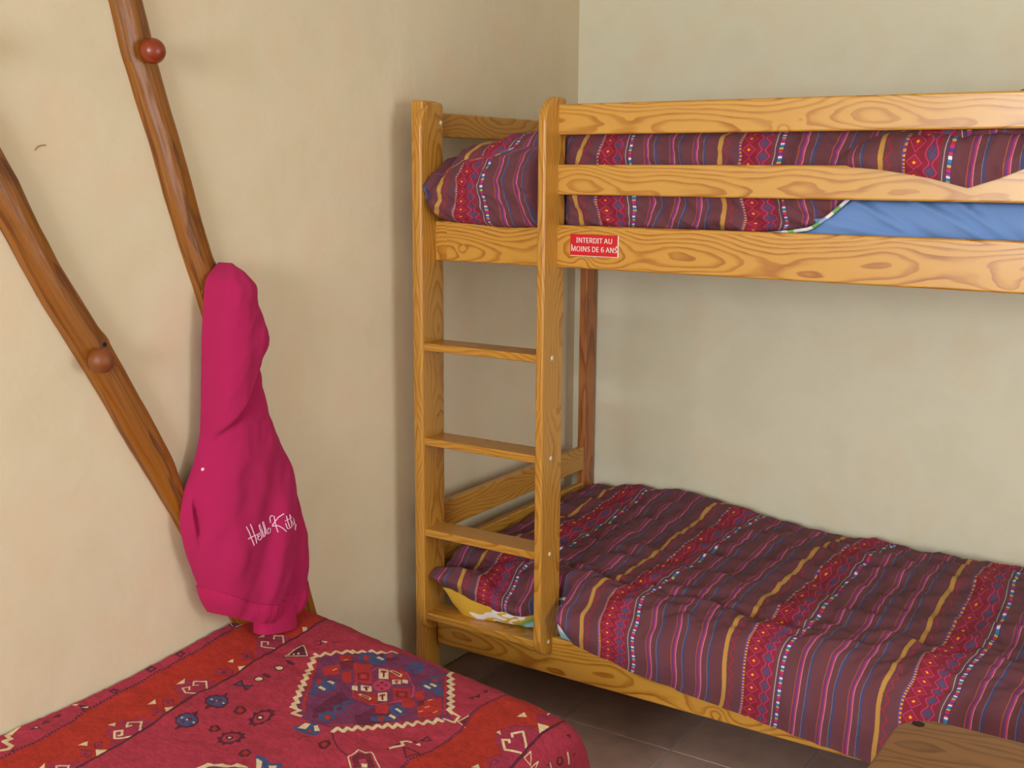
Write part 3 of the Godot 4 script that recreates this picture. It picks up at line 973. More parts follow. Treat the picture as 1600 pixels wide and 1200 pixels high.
func slab(called: String, lo: Vector3, hi: Vector3, m: Material, label := "") -> MeshInstance3D:
	return struct(called, box(lo, hi), m, (lo + hi) / 2, label)

func wall_with_opening(called: String, lo: Vector3, hi: Vector3, olo: Vector3, ohi: Vector3, m: Material) -> void:
	var c := CSGCombiner3D.new()
	c.name = called
	c.set_meta("kind", "structure")
	add_child(c)
	var a := CSGBox3D.new()
	a.name = "masonry"
	a.size = hi - lo
	a.position = (lo + hi) / 2
	a.material = m
	c.add_child(a)
	var b := CSGBox3D.new()
	b.name = "opening"
	b.operation = CSGShape3D.OPERATION_SUBTRACTION
	b.size = ohi - olo
	b.position = (olo + ohi) / 2
	b.material = m
	c.add_child(b)

func room() -> void:
	var T := 0.2
	slab("wall_left", Vector3(-T, 0, -T), Vector3(0, ROOM_Y, ROOM_Z + T), mats.plaster_warm)
	slab("wall_back", Vector3(0, 0, -T), Vector3(ROOM_X + T, ROOM_Y, 0), mats.plaster_cream)
	slab("ceiling", Vector3(-T, ROOM_Y, -T), Vector3(ROOM_X + T, ROOM_Y + 0.15, ROOM_Z + T), mats.ceiling)
	wall_with_opening("wall_right", Vector3(ROOM_X, 0, 0), Vector3(ROOM_X + T, ROOM_Y, ROOM_Z + T), Vector3(ROOM_X - 0.1, 0.80, FILL_WIN_Z - 0.5), Vector3(ROOM_X + T + 0.1, 2.00, FILL_WIN_Z + 0.5), mats.plaster_cream)  # opening cut for the added fill window
	wall_with_opening("wall_front", Vector3(0, 0, ROOM_Z), Vector3(ROOM_X, ROOM_Y, ROOM_Z + T), Vector3(WIN_X - 0.80, 1.10, ROOM_Z - 0.1), Vector3(WIN_X + 0.80, 2.30, ROOM_Z + T + 0.1), mats.plaster_cream)
	window_frame("window_1", Vector3(WIN_X - 0.80, 1.10, ROOM_Z + 0.10), Vector3(1.6, 0, 0))
	window_frame("added_window_2", Vector3(ROOM_X + 0.10, 0.80, FILL_WIN_Z - 0.5), Vector3(0, 0, 1.0))  # unseen window, added to brighten the left wall and under the bunk
	var nick := struct("trim_1", tube([Vector3(0.0, 1.536, 2.075), Vector3(0.001, 1.543, 2.068), Vector3(0.001, 1.546, 2.058), Vector3(0.0, 1.546, 2.050)], 0.0014, 6), mats.chip)
	nick.set_meta("label", "small reddish chip in the plaster of the left wall")
	# floor: screed that shows as joints, tiles laid on it one by one
	var f := slab("floor", Vector3(-T, -0.15, -T), Vector3(ROOM_X + T, -0.003, ROOM_Z + T), mats.grout)
	var rng := RandomNumberGenerator.new()
	rng.seed = 12
	var seen := {}
	var xs := cuts(0.4766, ROOM_X)
	var zs := cuts(0.862, ROOM_Z)
	for i in xs.size() - 1:
		for j in zs.size() - 1:
			var w: float = xs[i + 1] - xs[i] - 0.005
			var d: float = zs[j + 1] - zs[j] - 0.005
			if w < 0.02 or d < 0.02:
				continue
			var key := "%.3f %.3f" % [w, d]
			if not seen.has(key):
				var s := Shell.new()
				plate_into(s, rounded([Vector2(-w / 2, -d / 2), Vector2(w / 2, -d / 2), Vector2(w / 2, d / 2), Vector2(-w / 2, d / 2)], [0.003, 0.003, 0.003, 0.003], 1), Vector3(0, 0.0, 0), Vector3.RIGHT, Vector3.BACK, 0.006, 0.002, false, Vector2.ZERO, 1)
				seen[key] = s.done()
			var o := MeshInstance3D.new()
			o.name = "tile"
			o.mesh = seen[key]
			o.material_override = mats["tile%d" % rng.randi_range(0, 3)]
			f.add_child(o, true)
			# the plate grows downwards from its top face
			o.position = Vector3((xs[i] + xs[i + 1]) / 2, rng.randf_range(-0.0005, 0.0), (zs[j] + zs[j + 1]) / 2) - f.position

func cuts(first: float, end: float) -> Array:
	var a := [0.0]
	var x := first - 0.33 * ceilf(first / 0.33)
	while x < end:
		if x > 0.03 and x < end - 0.03:
			a.append(x)
		x += 0.33
	a.append(end)
	return a

func window_frame(called: String, at: Vector3, run: Vector3) -> void:
	var o := Node3D.new()
	o.name = called
	o.set_meta("kind", "structure")
	add_child(o)
	var d := run.normalized()
	var n := Vector3(d.z, 0, d.x).abs() * 0.03
	var w := run.length()
	var s := Shell.new()
	for b in [[0.0, 0.06, 0.0, 1.2], [w - 0.06, w, 0.0, 1.2], [w / 2 - 0.04, w / 2 + 0.04, 0.0, 1.2], [0.0, w, 0.0, 0.06], [0.0, w, 1.14, 1.2], [0.0, w, 0.78, 0.81]]:
		board_into(s, at + d * b[0] + Vector3(0, b[2], 0) - n, at + d * b[1] + Vector3(0, b[3], 0) + n, Vector2.ZERO)
	part("window_frame", s.done(), mats.frame, o)
	for k in 2:
		var lo := at + d * (0.05 + k * (w / 2 - 0.02)) + Vector3(0, 0.05, 0) - n * 0.1
		var hi := at + d * (w / 2 - 0.03 + k * (w / 2 - 0.02)) + Vector3(0, 1.15, 0) + n * 0.1
		var p := part("pane", box(lo, hi), mats.glass, o)
		p.position = (lo + hi) / 2

# ------------------------------------------------------------------ the bunk bed

func stile(x: float, top: float, bottom: float, uo: Vector2) -> ArrayMesh:
	# outline in (z, y); its front corners are rounded off at both ends
	var s := Shell.new()
	var ol := rounded([Vector2(SB, bottom), Vector2(SF, bottom), Vector2(SF, top), Vector2(SB, top)], [0.03, 0.05, 0.065, 0.012], 8)
	# thickness runs along -x with these axes (z cross y), so start at the right-hand face
	plate_into(s, ol, Vector3(x + 0.0226, 0, 0), Vector3(0, 0, 1), Vector3(0, 1, 0), 0.0226, 0.006, true, uo, 4)
	return s.done()

func bunk_bed() -> void:
	var t := thing("bunk_bed", "varnished pine bunk bed with built-on ladder standing in the room corner", "bunk bed", Vector3(1.07, 0, 0.5))
	var far := 2.06
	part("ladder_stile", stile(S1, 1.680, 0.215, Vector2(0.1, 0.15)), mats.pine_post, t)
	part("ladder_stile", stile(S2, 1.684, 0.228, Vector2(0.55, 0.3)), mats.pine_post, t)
	var k := 0
	for y in [1.045, 0.782, 0.522, 0.277]:
		part("rung", board(Vector3(S1R - 0.004, y - 0.021, SB + 0.008), Vector3(S2 + 0.004, y, SF - 0.006), Vector2(0.13 * k, 0.3 * k), 0.004, 0.005), mats.pine_post, t)
		k += 1
		var cap := lathe(Vector3(S2R - 0.001, y - 0.011, 0.967), Vector3.RIGHT, [Vector2(0, 0.0), Vector2(0, 0.0062), Vector2(0.0015, 0.0062), Vector2(0.003, 0.0045), Vector2(0.0035, 0.0)], 14)
		part("plug", cap, mats.white_plug, t, "white screw cap on the ladder stile")
	part("plug", lathe(Vector3(S1R - 0.001, 1.628, 0.923), Vector3.RIGHT, [Vector2(0, 0), Vector2(0, 0.006), Vector2(0.0015, 0.006), Vector2(0.003, 0.0045), Vector2(0.0035, 0)], 14), mats.white_plug, t, "white screw cap on the ladder stile")
	# long rails in front
	part("guard_rail", board(Vector3(S2R - 0.005, 1.592, RB), Vector3(far, 1.6655, RZ), Vector2(0.02, 0.18), 0.005, 0.006), mats.pine_rail, t)
	part("guard_rail", board(Vector3(S2R - 0.005, 1.4455, RB), Vector3(far, 1.5195, RZ), Vector2(0.37, 0.25), 0.005, 0.006), mats.pine_rail, t)
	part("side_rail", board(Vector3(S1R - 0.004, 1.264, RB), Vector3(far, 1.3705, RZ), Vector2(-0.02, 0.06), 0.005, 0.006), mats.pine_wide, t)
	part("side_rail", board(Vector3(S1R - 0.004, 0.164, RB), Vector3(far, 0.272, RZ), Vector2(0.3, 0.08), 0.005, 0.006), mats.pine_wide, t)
	# long rails at the back wall
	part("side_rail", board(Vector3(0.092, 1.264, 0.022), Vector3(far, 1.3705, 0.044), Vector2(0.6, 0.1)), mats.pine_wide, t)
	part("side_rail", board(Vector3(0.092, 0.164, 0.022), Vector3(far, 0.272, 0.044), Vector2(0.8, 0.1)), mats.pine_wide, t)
	# posts
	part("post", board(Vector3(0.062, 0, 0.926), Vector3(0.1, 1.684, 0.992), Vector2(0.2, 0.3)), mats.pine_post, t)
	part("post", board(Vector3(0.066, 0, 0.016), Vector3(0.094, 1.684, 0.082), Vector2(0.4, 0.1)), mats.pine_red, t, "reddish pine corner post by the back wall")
	for z in [0.016, 0.926]:
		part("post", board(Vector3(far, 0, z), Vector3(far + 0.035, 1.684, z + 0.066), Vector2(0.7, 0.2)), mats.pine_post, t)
	# end rails
	for e in [[1.591, 1.656], [1.30, 1.37], [0.489, 0.570], [0.345, 0.442]]:
		part("end_rail", board(Vector3(0.070, e[0], 0.075), Vector3(0.092, e[1], 0.93), Vector2(e[0], e[0] * 3.0)), mats.pine_post, t)
		part("end_rail", board(Vector3(far + 0.005, e[0], 0.075), Vector3(far + 0.027, e[1], 0.93), Vector2(e[0], e[0] * 2.0)), mats.pine_post, t)
	# slats that carry the mattresses
	for y in [1.272, 0.20]:
		var slats := 12
		for i in slats:
			var x := 0.16 + i * 0.16
			part("slat", board(Vector3(x, y, 0.044), Vector3(x + 0.08, y + 0.016, RB), Vector2(0.1 * i, 0.2)), mats.pine_post, t)
	# the notice
	var sg := part("notice_plate", board(Vector3(0.5285, 1.2965, RZ - 0.001), Vector3(0.6635, 1.3495, RZ + 0.0018), Vector2.ZERO, 0.0006, 0.002), mats.sign_red, t, "small red plate with white capital lettering")
	for i in 2:
		var tm := TextMesh.new()
		tm.text = ["INTERDIT AU", "MOINS DE 6 ANS"][i]
		var fo := SystemFont.new()
		fo.font_names = PackedStringArray(["Droid Sans"])
		tm.font = fo
		tm.font_size = 32
		tm.depth = 0.0008
		tm.pixel_size = 0.00052
		tm.curve_step = 2.0
		var o := part("lettering", tm, mats.sign_white, sg)
		o.position += Vector3(0.5965, 1.3345 - i * 0.0215, RZ + 0.0019)
		var wide: float = tm.get_aabb().size.x
		o.scale = Vector3([0.1005, 0.1285][i] / maxf(wide, 0.001), 1.0, 1.0)
	var edge := Shell.new()
	board_into(edge, Vector3(0.6622, 1.2968, RZ), Vector3(0.6640, 1.3492, RZ + 0.0022), Vector2.ZERO, 0.0003, 0.0006)
	board_into(edge, Vector3(0.5288, 1.2958, RZ), Vector3(0.6640, 1.2970, RZ + 0.0022), Vector2.ZERO, 0.0003, 0.0006)
	part("border", edge.done(), mats.sign_white, sg)
	for x in [0.5335, 0.6595]:
		part("screw", lathe(Vector3(x, 1.322, RZ + 0.0015), Vector3.BACK, [Vector2(0, 0), Vector2(0, 0.0022), Vector2(0.0012, 0.0014), Vector2(0.0014, 0)], 10), mats.sign_white, sg)

# ------------------------------------------------------------------ quilts, mattresses

func along(v: float, p: Array) -> Vector2:
	var k := v * (p.size() - 1)
	var i := mini(int(k), p.size() - 2)
	var f := k - i
	var a: Vector2 = p[maxi(i - 1, 0)]
	var d: Vector2 = p[mini(i + 2, p.size() - 1)]
	return p[i].cubic_interpolate(p[i + 1], a, d, f)

func behind_stile(x: float) -> float:      # 1 where the cloth may come forward, 0 where the right stile holds it back
	return smoothstep(0.018, 0.075 if x < 0.479 else 0.042, absf(x - 0.479))

func bunk_bedding() -> void:
	var near := Vector3(1.07, 0, 0.5)
	# mattresses
	var lm := Shell.new()
	board_into(lm, Vector3(0.125, 0.217, 0.05), Vector3(2.03, 0.375, 0.905), Vector2.ZERO, 0.05, 0.06)
	tag(top("mattress", lm.done(), mats.mattress), "pale mattress under the striped quilt on the lower bunk", "mattress")
	var um := sheet(120, 40, func(u, v):
		var x := lerpf(0.13, 2.03, u)
		var p := along(v, [Vector2(0.06, 1.30), Vector2(0.06, 1.43), Vector2(0.10, 1.455), Vector2(0.5, 1.458), Vector2(0.83, 1.455), Vector2(0.89, 1.445), Vector2(0.904, 1.42), Vector2(0.908, 1.38), Vector2(0.905, 1.34), Vector2(0.88, 1.29)])
		var w := 0.0
		if v > 0.5:
			for q in [[1.30, 1.40, 0.55], [1.42, 1.41, 0.5], [1.50, 1.40, 0.7], [1.22, 1.385, 0.2]]:
				var d: float = (p.y - q[1]) + (x - q[0]) * q[2]
				w += 0.009 * bump(d, 0.006) - 0.006 * bump(d - 0.014, 0.009)
		return Vector3(x, p.y, p.x + w - 0.06 * (1.0 - smoothstep(1.02, 1.14, x)) * smoothstep(0.3, 0.5, v)), func(u, v): return Vector2(u, v), false, true, 0.01)
	var mm := top("mattress", um, mats.sheet_blue)
	tag(mm, "mattress with plain blue fitted sheet on the upper bunk", "mattress")
	# lower quilt: lies over the mattress and hangs down in front of the rail
	var n1 := noise(301, 5.0, 3)
	var n2 := noise(302, 14.0, 2)
	var nw := noise(303, 2.2, 1)
	var lo_y := [Vector2(0.10, 0.372), Vector2(0.20, 0.345), Vector2(0.33, 0.318), Vector2(0.46, 0.322), Vector2(0.49, 0.362), Vector2(0.515, 0.338), Vector2(0.572, 0.284), Vector2(0.75, 0.245), Vector2(1.10, 0.205), Vector2(1.36, 0.178), Vector2(2.1, 0.17)]
	var back := [Vector2(0.10, 0.430), Vector2(0.3, 0.456), Vector2(0.55, 0.456), Vector2(0.8, 0.420), Vector2(1.1, 0.406), Vector2(1.5, 0.404), Vector2(2.1, 0.40)]
	var low := sheet(230, 110, func(u, v):
		var x := lerpf(0.113, 2.03, u)
		var yb := tab(x, lo_y)
		var ye := soft(x, back)
		var w := behind_stile(x)
		var e2 := smoothstep(0.12, 0.40, x)
		var z1 := lerpf(0.885, 0.962, w)
		var z2 := lerpf(0.90, 0.988, w)
		var z3 := lerpf(0.905, 0.976, w)
		var p := along(v, [Vector2(0.022, ye - 0.07), Vector2(0.03, ye - 0.015), Vector2(0.07, ye), Vector2(0.28, 0.434), Vector2(0.52, 0.425), Vector2(0.74, 0.420), lerpf_v(Vector2(0.84, 0.412), Vector2(0.84, 0.412), w), Vector2(lerpf(0.87, 0.915, w), 0.396), Vector2(z1, lerpf(lerpf(0.396, 0.415, smoothstep(0.108, 0.20, x)), 0.362, e2)), Vector2(z2 + 0.008 * (1.0 - e2), lerpf(lerpf(0.380, 0.388, smoothstep(0.108, 0.20, x)), lerpf(0.362, yb, 0.5), e2)), Vector2(z3, yb)])
		var flat := smoothstep(0.05, 0.22, v) * (1.0 - smoothstep(0.78, 0.9, v))
		var h := 0.020 * n1.get_noise_2d(x * 1.1, p.x * 1.5) + 0.005 * n2.get_noise_2d(x * 1.3 + p.x * 0.6, p.x)
		# long crease where the front of the quilt has been tucked up
		var cz := 0.80 + 0.05 * (x - 0.75) + 0.02 * n1.get_noise_2d(x * 2.0, 40.0)
		h += -0.013 * bump(p.x - cz, 0.016) * smoothstep(0.25, 0.4, x) * (1.0 - smoothstep(1.0, 1.25, x)) + 0.010 * bump(p.x - cz - 0.065, 0.05)
		var f := smoothstep(0.8, 0.95, v) * w
		return Vector3(x, p.y + h * flat, p.x + f * 0.007 * n2.get_noise_2d(x * 0.9, 90.0 + p.y * 0.3)), func(u, v):
		var x := lerpf(0.113, 2.03, u)
		return Vector2((x - 0.205) / 0.39 + 0.05 * nw.get_noise_2d(v * 0.9, 3.0 + x * 0.6) + 0.02 * nw.get_noise_2d(v * 2.4, 20.0 + x), v * 1.24 / 0.18), false, true, 0.010)
	var lq := thing("quilt", "dark red striped quilt covering the lower bunk", "quilt", Vector3(1.07, 0.42, 0.5), "striped quilts on the bunk bed")
	part("cover", low, mats.stripes, lq)
	# its printed lining hangs out below the front edge near the ladder
	var lin_y := [Vector2(0.14, 0.352), Vector2(0.165, 0.30), Vector2(0.205, 0.266), Vector2(0.26, 0.262), Vector2(0.32, 0.283), Vector2(0.40, 0.284), Vector2(0.44, 0.283), Vector2(0.50, 0.283), Vector2(0.56, 0.280)]
	part("lining", sheet(80, 10, func(u, v):
		var x := lerpf(0.145, 0.565, u)
		var w := behind_stile(x)
		var yt := minf(tab(x, lo_y), 0.345) + 0.004
		var yl := minf(tab(x, lin_y), yt - 0.005)
		return Vector3(x, lerpf(yt, yl, v), lerpf(0.900, 0.974, w) - 0.018 * w * v * v + 0.004 * sin(x * 60.0) * v * w), func(u, v): return Vector2(u * 0.80 + 0.05, v * 0.25), false, true, 0.004), mats.lining, lq, "yellow and pale blue printed lining")
	# upper quilt: bunched behind the guard rails, bulging out between the stiles
	var m1 := noise(401, 6.0, 3)
	var m2 := noise(402, 18.0, 2)
	var top_y := [Vector2(0.11, 1.528), Vector2(0.128, 1.536), Vector2(0.145, 1.530), Vector2(0.165, 1.552), Vector2(0.20, 1.572), Vector2(0.29, 1.590), Vector2(0.44, 1.606), Vector2(0.6, 1.604), Vector2(1.1, 1.606), Vector2(1.3, 1.60), Vector2(1.5, 1.67), Vector2(2.1, 1.68)]
	var bot_y := [Vector2(0.1, 1.385), Vector2(0.15, 1.366), Vector2(0.3, 1.358), Vector2(0.46, 1.362), Vector2(0.50, 1.362), Vector2(0.54, 1.362), Vector2(1.00, 1.364), Vector2(1.08, 1.372), Vector2(1.13, 1.381), Vector2(1.17, 1.41), Vector2(1.22, 1.456), Vector2(1.4, 1.47), Vector2(2.1, 1.47)]
	var up := sheet(240, 90, func(u, v):
		var x := lerpf(0.113, 2.02, u)
		var yt := soft(x, top_y)
		var yb := tab(x, bot_y)
		var gap := (1.0 - smoothstep(0.43, 0.462, x)) * smoothstep(0.06, 0.112, x)
		var zf := lerpf(0.918, 0.986 + 0.016 * bump(x - 0.115, 0.03), gap)
		var lip := lerpf(0.914, 0.966, gap)
		if x < 0.462:
			zf = maxf(zf, 0.955)
			lip = maxf(lip, 0.952)
		if x > 0.455 and x < 0.50:
			zf = minf(zf, 0.903)
			lip = minf(lip, 0.903)
		var p := along(v, [Vector2(0.05, yt - 0.12), Vector2(0.07, yt - 0.03), Vector2(0.14, yt - 0.005), Vector2(0.45, yt + 0.01), Vector2(0.75, yt + 0.005), Vector2(lerpf(0.86, 0.88, gap), yt), Vector2(lerpf(0.905, 0.945, gap), yt - 0.025), Vector2(zf, lerpf(yt, yb, 0.42)), Vector2(zf, lerpf(yt, yb, 0.72)), Vector2(lip, yb + 0.012), Vector2(lip - 0.03, yb - 0.002)])
		var fr := smoothstep(0.5, 0.65, v)
		var h := 0.012 * m1.get_noise_2d(x * 1.2, p.y * 2.0) + 0.008 * m2.get_noise_2d(x + p.y, p.y)
		# creases: tucks that run up the front
		for q in [[0.150, 0.35, 0.016], [0.30, 1.2, 0.006], [1.065, 0.2, 0.012], [0.72, -0.4, 0.004], [1.33, -0.5, 0.012]]:
			h -= q[2] * bump(x - q[0] - (p.y - 1.52) * q[1], 0.010)
		h -= 0.009 * bump(v + (x - 0.3) * 0.05 - 0.638, 0.010) * (1.0 - smoothstep(0.44, 0.46, x)) * smoothstep(0.16, 0.2, x)
		if x > 0.49:
			h = minf(h, 0.006)
		return Vector3(x, p.y + (1.0 - fr) * h, p.x + fr * h), func(u, v):
		var x := lerpf(0.113, 2.02, u)
		return Vector2((x - 0.145) / 0.385 - 0.16 * (1.0 - smoothstep(0.630, 0.640, v + (x - 0.3) * 0.05)) * (1.0 - smoothstep(0.455, 0.47, x)) + 0.05 * nw.get_noise_2d(v * 1.4, x * 1.2), v * 1.16 / 0.18), false, true, 0.02)
	var uq := thing("quilt", "dark red striped quilt bunched up behind the guard rails of the upper bunk", "quilt", Vector3(1.07, 1.5, 0.5), "striped quilts on the bunk bed")
	part("cover", up, mats.stripes, uq)
	# the corner that flops over the middle guard rail
	var flap_y := [Vector2(1.10, 1.530), Vector2(1.16, 1.521), Vector2(1.287, 1.510), Vector2(1.386, 1.494), Vector2(1.464, 1.474), Vector2(1.523, 1.494), Vector2(1.569, 1.514), Vector2(1.64, 1.532), Vector2(1.8, 1.540)]
	part("corner", sheet(90, 40, func(u, v):
		var x := lerpf(1.12, 1.78, u)
		var yb := tab(x, flap_y)
		var up_ := smoothstep(1.10, 1.30, x) * (1.0 - smoothstep(1.62, 1.78, x))
		var roll := 1.520 + 0.060 * up_ + 0.010 * m1.get_noise_2d(x * 2.0, 60.0)
		var p := along(v, [Vector2(0.86, roll + 0.005), Vector2(0.90, roll + 0.006), Vector2(0.935, roll - 0.006), Vector2(0.962, lerpf(roll, yb, 0.5)), Vector2(0.964, lerpf(roll, yb, 0.8)), Vector2(0.956, minf(yb, roll - 0.01))])
		var out := smoothstep(1.15, 1.24, x) * (1.0 - smoothstep(1.60, 1.74, x))
		return Vector3(x, p.y - 0.01 * (1.0 - out), lerpf(minf(p.x, 0.905), p.x, out) + 0.005 * m2.get_noise_2d(x * 1.3, p.y)), func(u, v):
		var x := lerpf(1.12, 1.78, u)
		return Vector2((x - 0.128) / 0.385 + 0.02 * nw.get_noise_2d(v * 0.3, x), v * 0.16 / 0.18), false, true, 0.008), mats.stripes, uq)
	var trim := []
	for i in 26:
		var x := lerpf(0.93, 1.215, i / 25.0)
		trim.append(Vector3(x, tab(x, bot_y) - 0.001, 0.919))
	part("lining", tube(trim, 0.0042, 8, 0.06), mats.hem, uq, "white and green printed lining at the hem")

func lerpf_v(a: Vector2, b: Vector2, w: float) -> Vector2:
	return a.lerp(b, w)

func top(called: String, m: Mesh, mt: Material) -> MeshInstance3D:
	var o := MeshInstance3D.new()
	o.name = numbered(called)
	o.mesh = m
	o.material_override = mt
	add_child(o, true)
	return o

# ------------------------------------------------------------------ the single bed with the kilim cover

const CR := 0.11
const CX := 0.845
const CZ := 1.335

func cover_at(su: float, sv: float) -> Vector3:
	var x := su
	var y := 0.41 - 0.085 * clampf(su / 0.75, 0.0, 1.0)
	var a := su - (CX - CR)
	if a > 0.0:
		var t := minf(a / CR, PI / 2)
		var dx := CR * (1.0 - cos(t)) + maxf(0.0, a - CR * PI / 2)
		x = CX - CR + CR * sin(t) - 0.25 * maxf(0.0, dx - 0.03)
		y -= dx
	var z := sv
	var b := CZ + CR - sv
	if b > 0.0:
		var t := minf(b / CR, PI / 2)
		z = CZ + CR - CR * sin(t)
		y -= CR * (1.0 - cos(t)) + maxf(0.0, b - CR * PI / 2)
	y += tab(sv, [Vector2(1.40, 0.0), Vector2(1.50, 0.030), Vector2(1.652, 0.028), Vector2(1.757, 0.018), Vector2(1.85, 0.010), Vector2(1.938, 0.004), Vector2(2.06, 0.0)]) * exp(-su * su / 0.0036)
	return Vector3(x, y, z)

func single_bed() -> void:
	var t := thing("single_bed", "low single bed in the foreground pushed against the left wall", "bed", Vector3(0.45, 0, 2.3))
	var s := Shell.new()
	board_into(s, Vector3(0.02, 0.12, 1.39), Vector3(0.74, 0.24, 3.26), Vector2.ZERO, 0.03, 0.05)
	part("mattress", s.done(), mats.mattress, t)
	for x in [0.05, 0.64]:
		for z in [1.42, 3.17]:
			part("leg", board(Vector3(x, 0, z), Vector3(x + 0.06, 0.125, z + 0.06), Vector2.ZERO), mats.timber, t)
	var n1 := noise(501, 5.0, 3)
	var n2 := noise(502, 20.0, 2)
	var cv := sheet(130, 220, func(u, v):
		var su := lerpf(0.008, 1.02, u)
		var sv := lerpf(1.17, 3.3, v)
		var p := cover_at(su, sv)
		var f := smoothstep(0.0, 0.06, su)
		var h := 0.006 * n1.get_noise_2d(su, sv) + 0.0025 * n2.get_noise_2d(su, sv)
		p.y = maxf(p.y + h * f + 0.004 * bump(su - 0.02, 0.02) * n2.get_noise_2d(sv * 1.5, 4.0), 0.05)
		return p, func(u, v):
		var su := lerpf(0.008, 1.02, u)
		var sv := lerpf(1.17, 3.3, v)
		return Vector2((su * 1000.0 - KU) * KS / 1820.0, (sv * 1000.0 - KV) * KS / 1960.0), false, true, 0.006)
	tag(top("bed_cover", cv, mats.kilim), "crimson and orange kilim-patterned cover draped over the low single bed", "bed cover")

# ------------------------------------------------------------------ timbers on the left wall

func timber(called: String, label: String, zl: Array, zr: Array, th: float, y0: float, y1: float, seed_: int, uo: float) -> Node3D:
	var t := thing(called, label, "timber", Vector3(0, y0, zl[0].y), "sloping timbers on the left wall")
	var n := noise(seed_, 5.0, 3)
	var m := sheet(200, 28, func(u, v):
		var y := lerpf(y0, y1, u)
		var a := tab(y, zl) + 0.0015 * n.get_noise_2d(y * 1.5, 3.0)
		var b := tab(y, zr) + 0.0015 * n.get_noise_2d(y * 1.5, 9.0)
		# section: flat back on the wall, slanting left side, gently crowned face, steep right side
		var q := along(v, [Vector2(0.0, 0.001), Vector2(0.015, 0.40), Vector2(0.07, 0.70), Vector2(0.30, 0.93), Vector2(0.50, 1.02), Vector2(0.72, 0.99), Vector2(0.93, 0.84), Vector2(1.0, 0.45), Vector2(1.0, 0.001)])
		var ridge := 1.0 + 0.05 * n.get_noise_2d(y * 2.0, q.x * 3.0)
		return Vector3(th * q.y * ridge, y, lerpf(a, b, q.x)), func(u, v): return Vector2(lerpf(y0, y1, u) / 2.0 * 1.05 + uo, v * 0.95), false, false)
	var o := part("beam", m, mats.timber, t)
	return t

func peg(t: Node3D, y: float, z: float, x0: float, r: float, m: Material, neck := 0.004) -> void:
	var prof := [Vector2(0, 0.0), Vector2(0, r * 0.55), Vector2(neck * 0.6, r * 0.45)]
	for i in 15:
		var a := lerpf(0.42, PI, i / 14.0)
		prof.append(Vector2(neck + r * 0.9 - r * cos(a), r * sin(a)))
	part("peg", lathe(Vector3(x0, y, z), Vector3.RIGHT, prof, 28), m, t)

func wall_timbers() -> void:
	var l1 := [Vector2(0.0, 1.295), Vector2(0.5, 1.458), Vector2(1.121, 1.661), Vector2(1.255, 1.706), Vector2(1.351, 1.741), Vector2(1.454, 1.774), Vector2(1.554, 1.803), Vector2(1.650, 1.836), Vector2(1.742, 1.866), Vector2(1.833, 1.886), Vector2(2.55, 2.125)]
	var r1 := [Vector2(0.0, 1.242), Vector2(0.358, 1.349), Vector2(0.519, 1.396), Vector2(1.0, 1.545), Vector2(1.283, 1.638), Vector2(1.305, 1.654), Vector2(1.360, 1.674), Vector2(1.427, 1.694), Vector2(1.495, 1.713), Vector2(1.614, 1.752), Vector2(1.701, 1.779), Vector2(1.776, 1.799), Vector2(1.840, 1.816), Vector2(2.55, 2.035)]
	var b1 := timber("sloping_timber", "dark sloping timber with the pink sweatshirt hanging from its peg", l1, r1, 0.027, 0.0, 2.55, 611, 0.1)
	peg(b1, 1.738, 1.823, 0.022, 0.026, mats.ball)
	peg(b1, 1.245, 1.668, 0.022, 0.024, mats.ball)
	part("screw_hole", lathe(Vector3(0.0255, 1.235, 1.695), Vector3.RIGHT, [Vector2(0, 0), Vector2(0, 0.006), Vector2(0.002, 0.006), Vector2(0.0015, 0.003), Vector2(0.001, 0)], 12), mats.pine_red, b1)
	var l2 := [Vector2(0.0, 1.38), Vector2(0.570, 1.707), Vector2(0.635, 1.741), Vector2(0.741, 1.796), Vector2(0.837, 1.850), Vector2(0.923, 1.901), Vector2(1.010, 1.948), Vector2(1.094, 1.995), Vector2(1.169, 2.039), Vector2(1.240, 2.081), Vector2(1.317, 2.122), Vector2(1.391, 2.160), Vector2(2.0, 2.50)]
	var r2 := [Vector2(0.0, 1.28), Vector2(0.5, 1.585), Vector2(0.70, 1.712), Vector2(0.794, 1.770), Vector2(0.869, 1.796), Vector2(0.893, 1.806), Vector2(0.999, 1.863), Vector2(1.093, 1.912), Vector2(1.147, 1.944), Vector2(1.164, 1.950), Vector2(1.185, 1.969), Vector2(1.244, 2.005), Vector2(1.314, 2.049), Vector2(1.394, 2.089), Vector2(1.482, 2.128), Vector2(1.551, 2.166), Vector2(2.0, 2.42)]
	var b2 := timber("sloping_timber", "dark sloping timber with a bare round peg, leftmost on the wall", l2, r2, 0.033, 0.0, 2.0, 622, 0.42)
	peg(b2, 1.124, 1.992, 0.026, 0.026, mats.ball_dull, 0.002)
	peg(b2, 1.72, 2.29, 0.026, 0.026, mats.ball_dull, 0.006)
	part("screw_hole", lathe(Vector3(0.032, 1.152, 1.968), Vector3.RIGHT, [Vector2(0, 0), Vector2(0, 0.005), Vector2(0.002, 0.005), Vector2(0.0015, 0.002), Vector2(0.001, 0)], 12), mats.hole, b2)

# ------------------------------------------------------------------ the sweatshirt on its peg

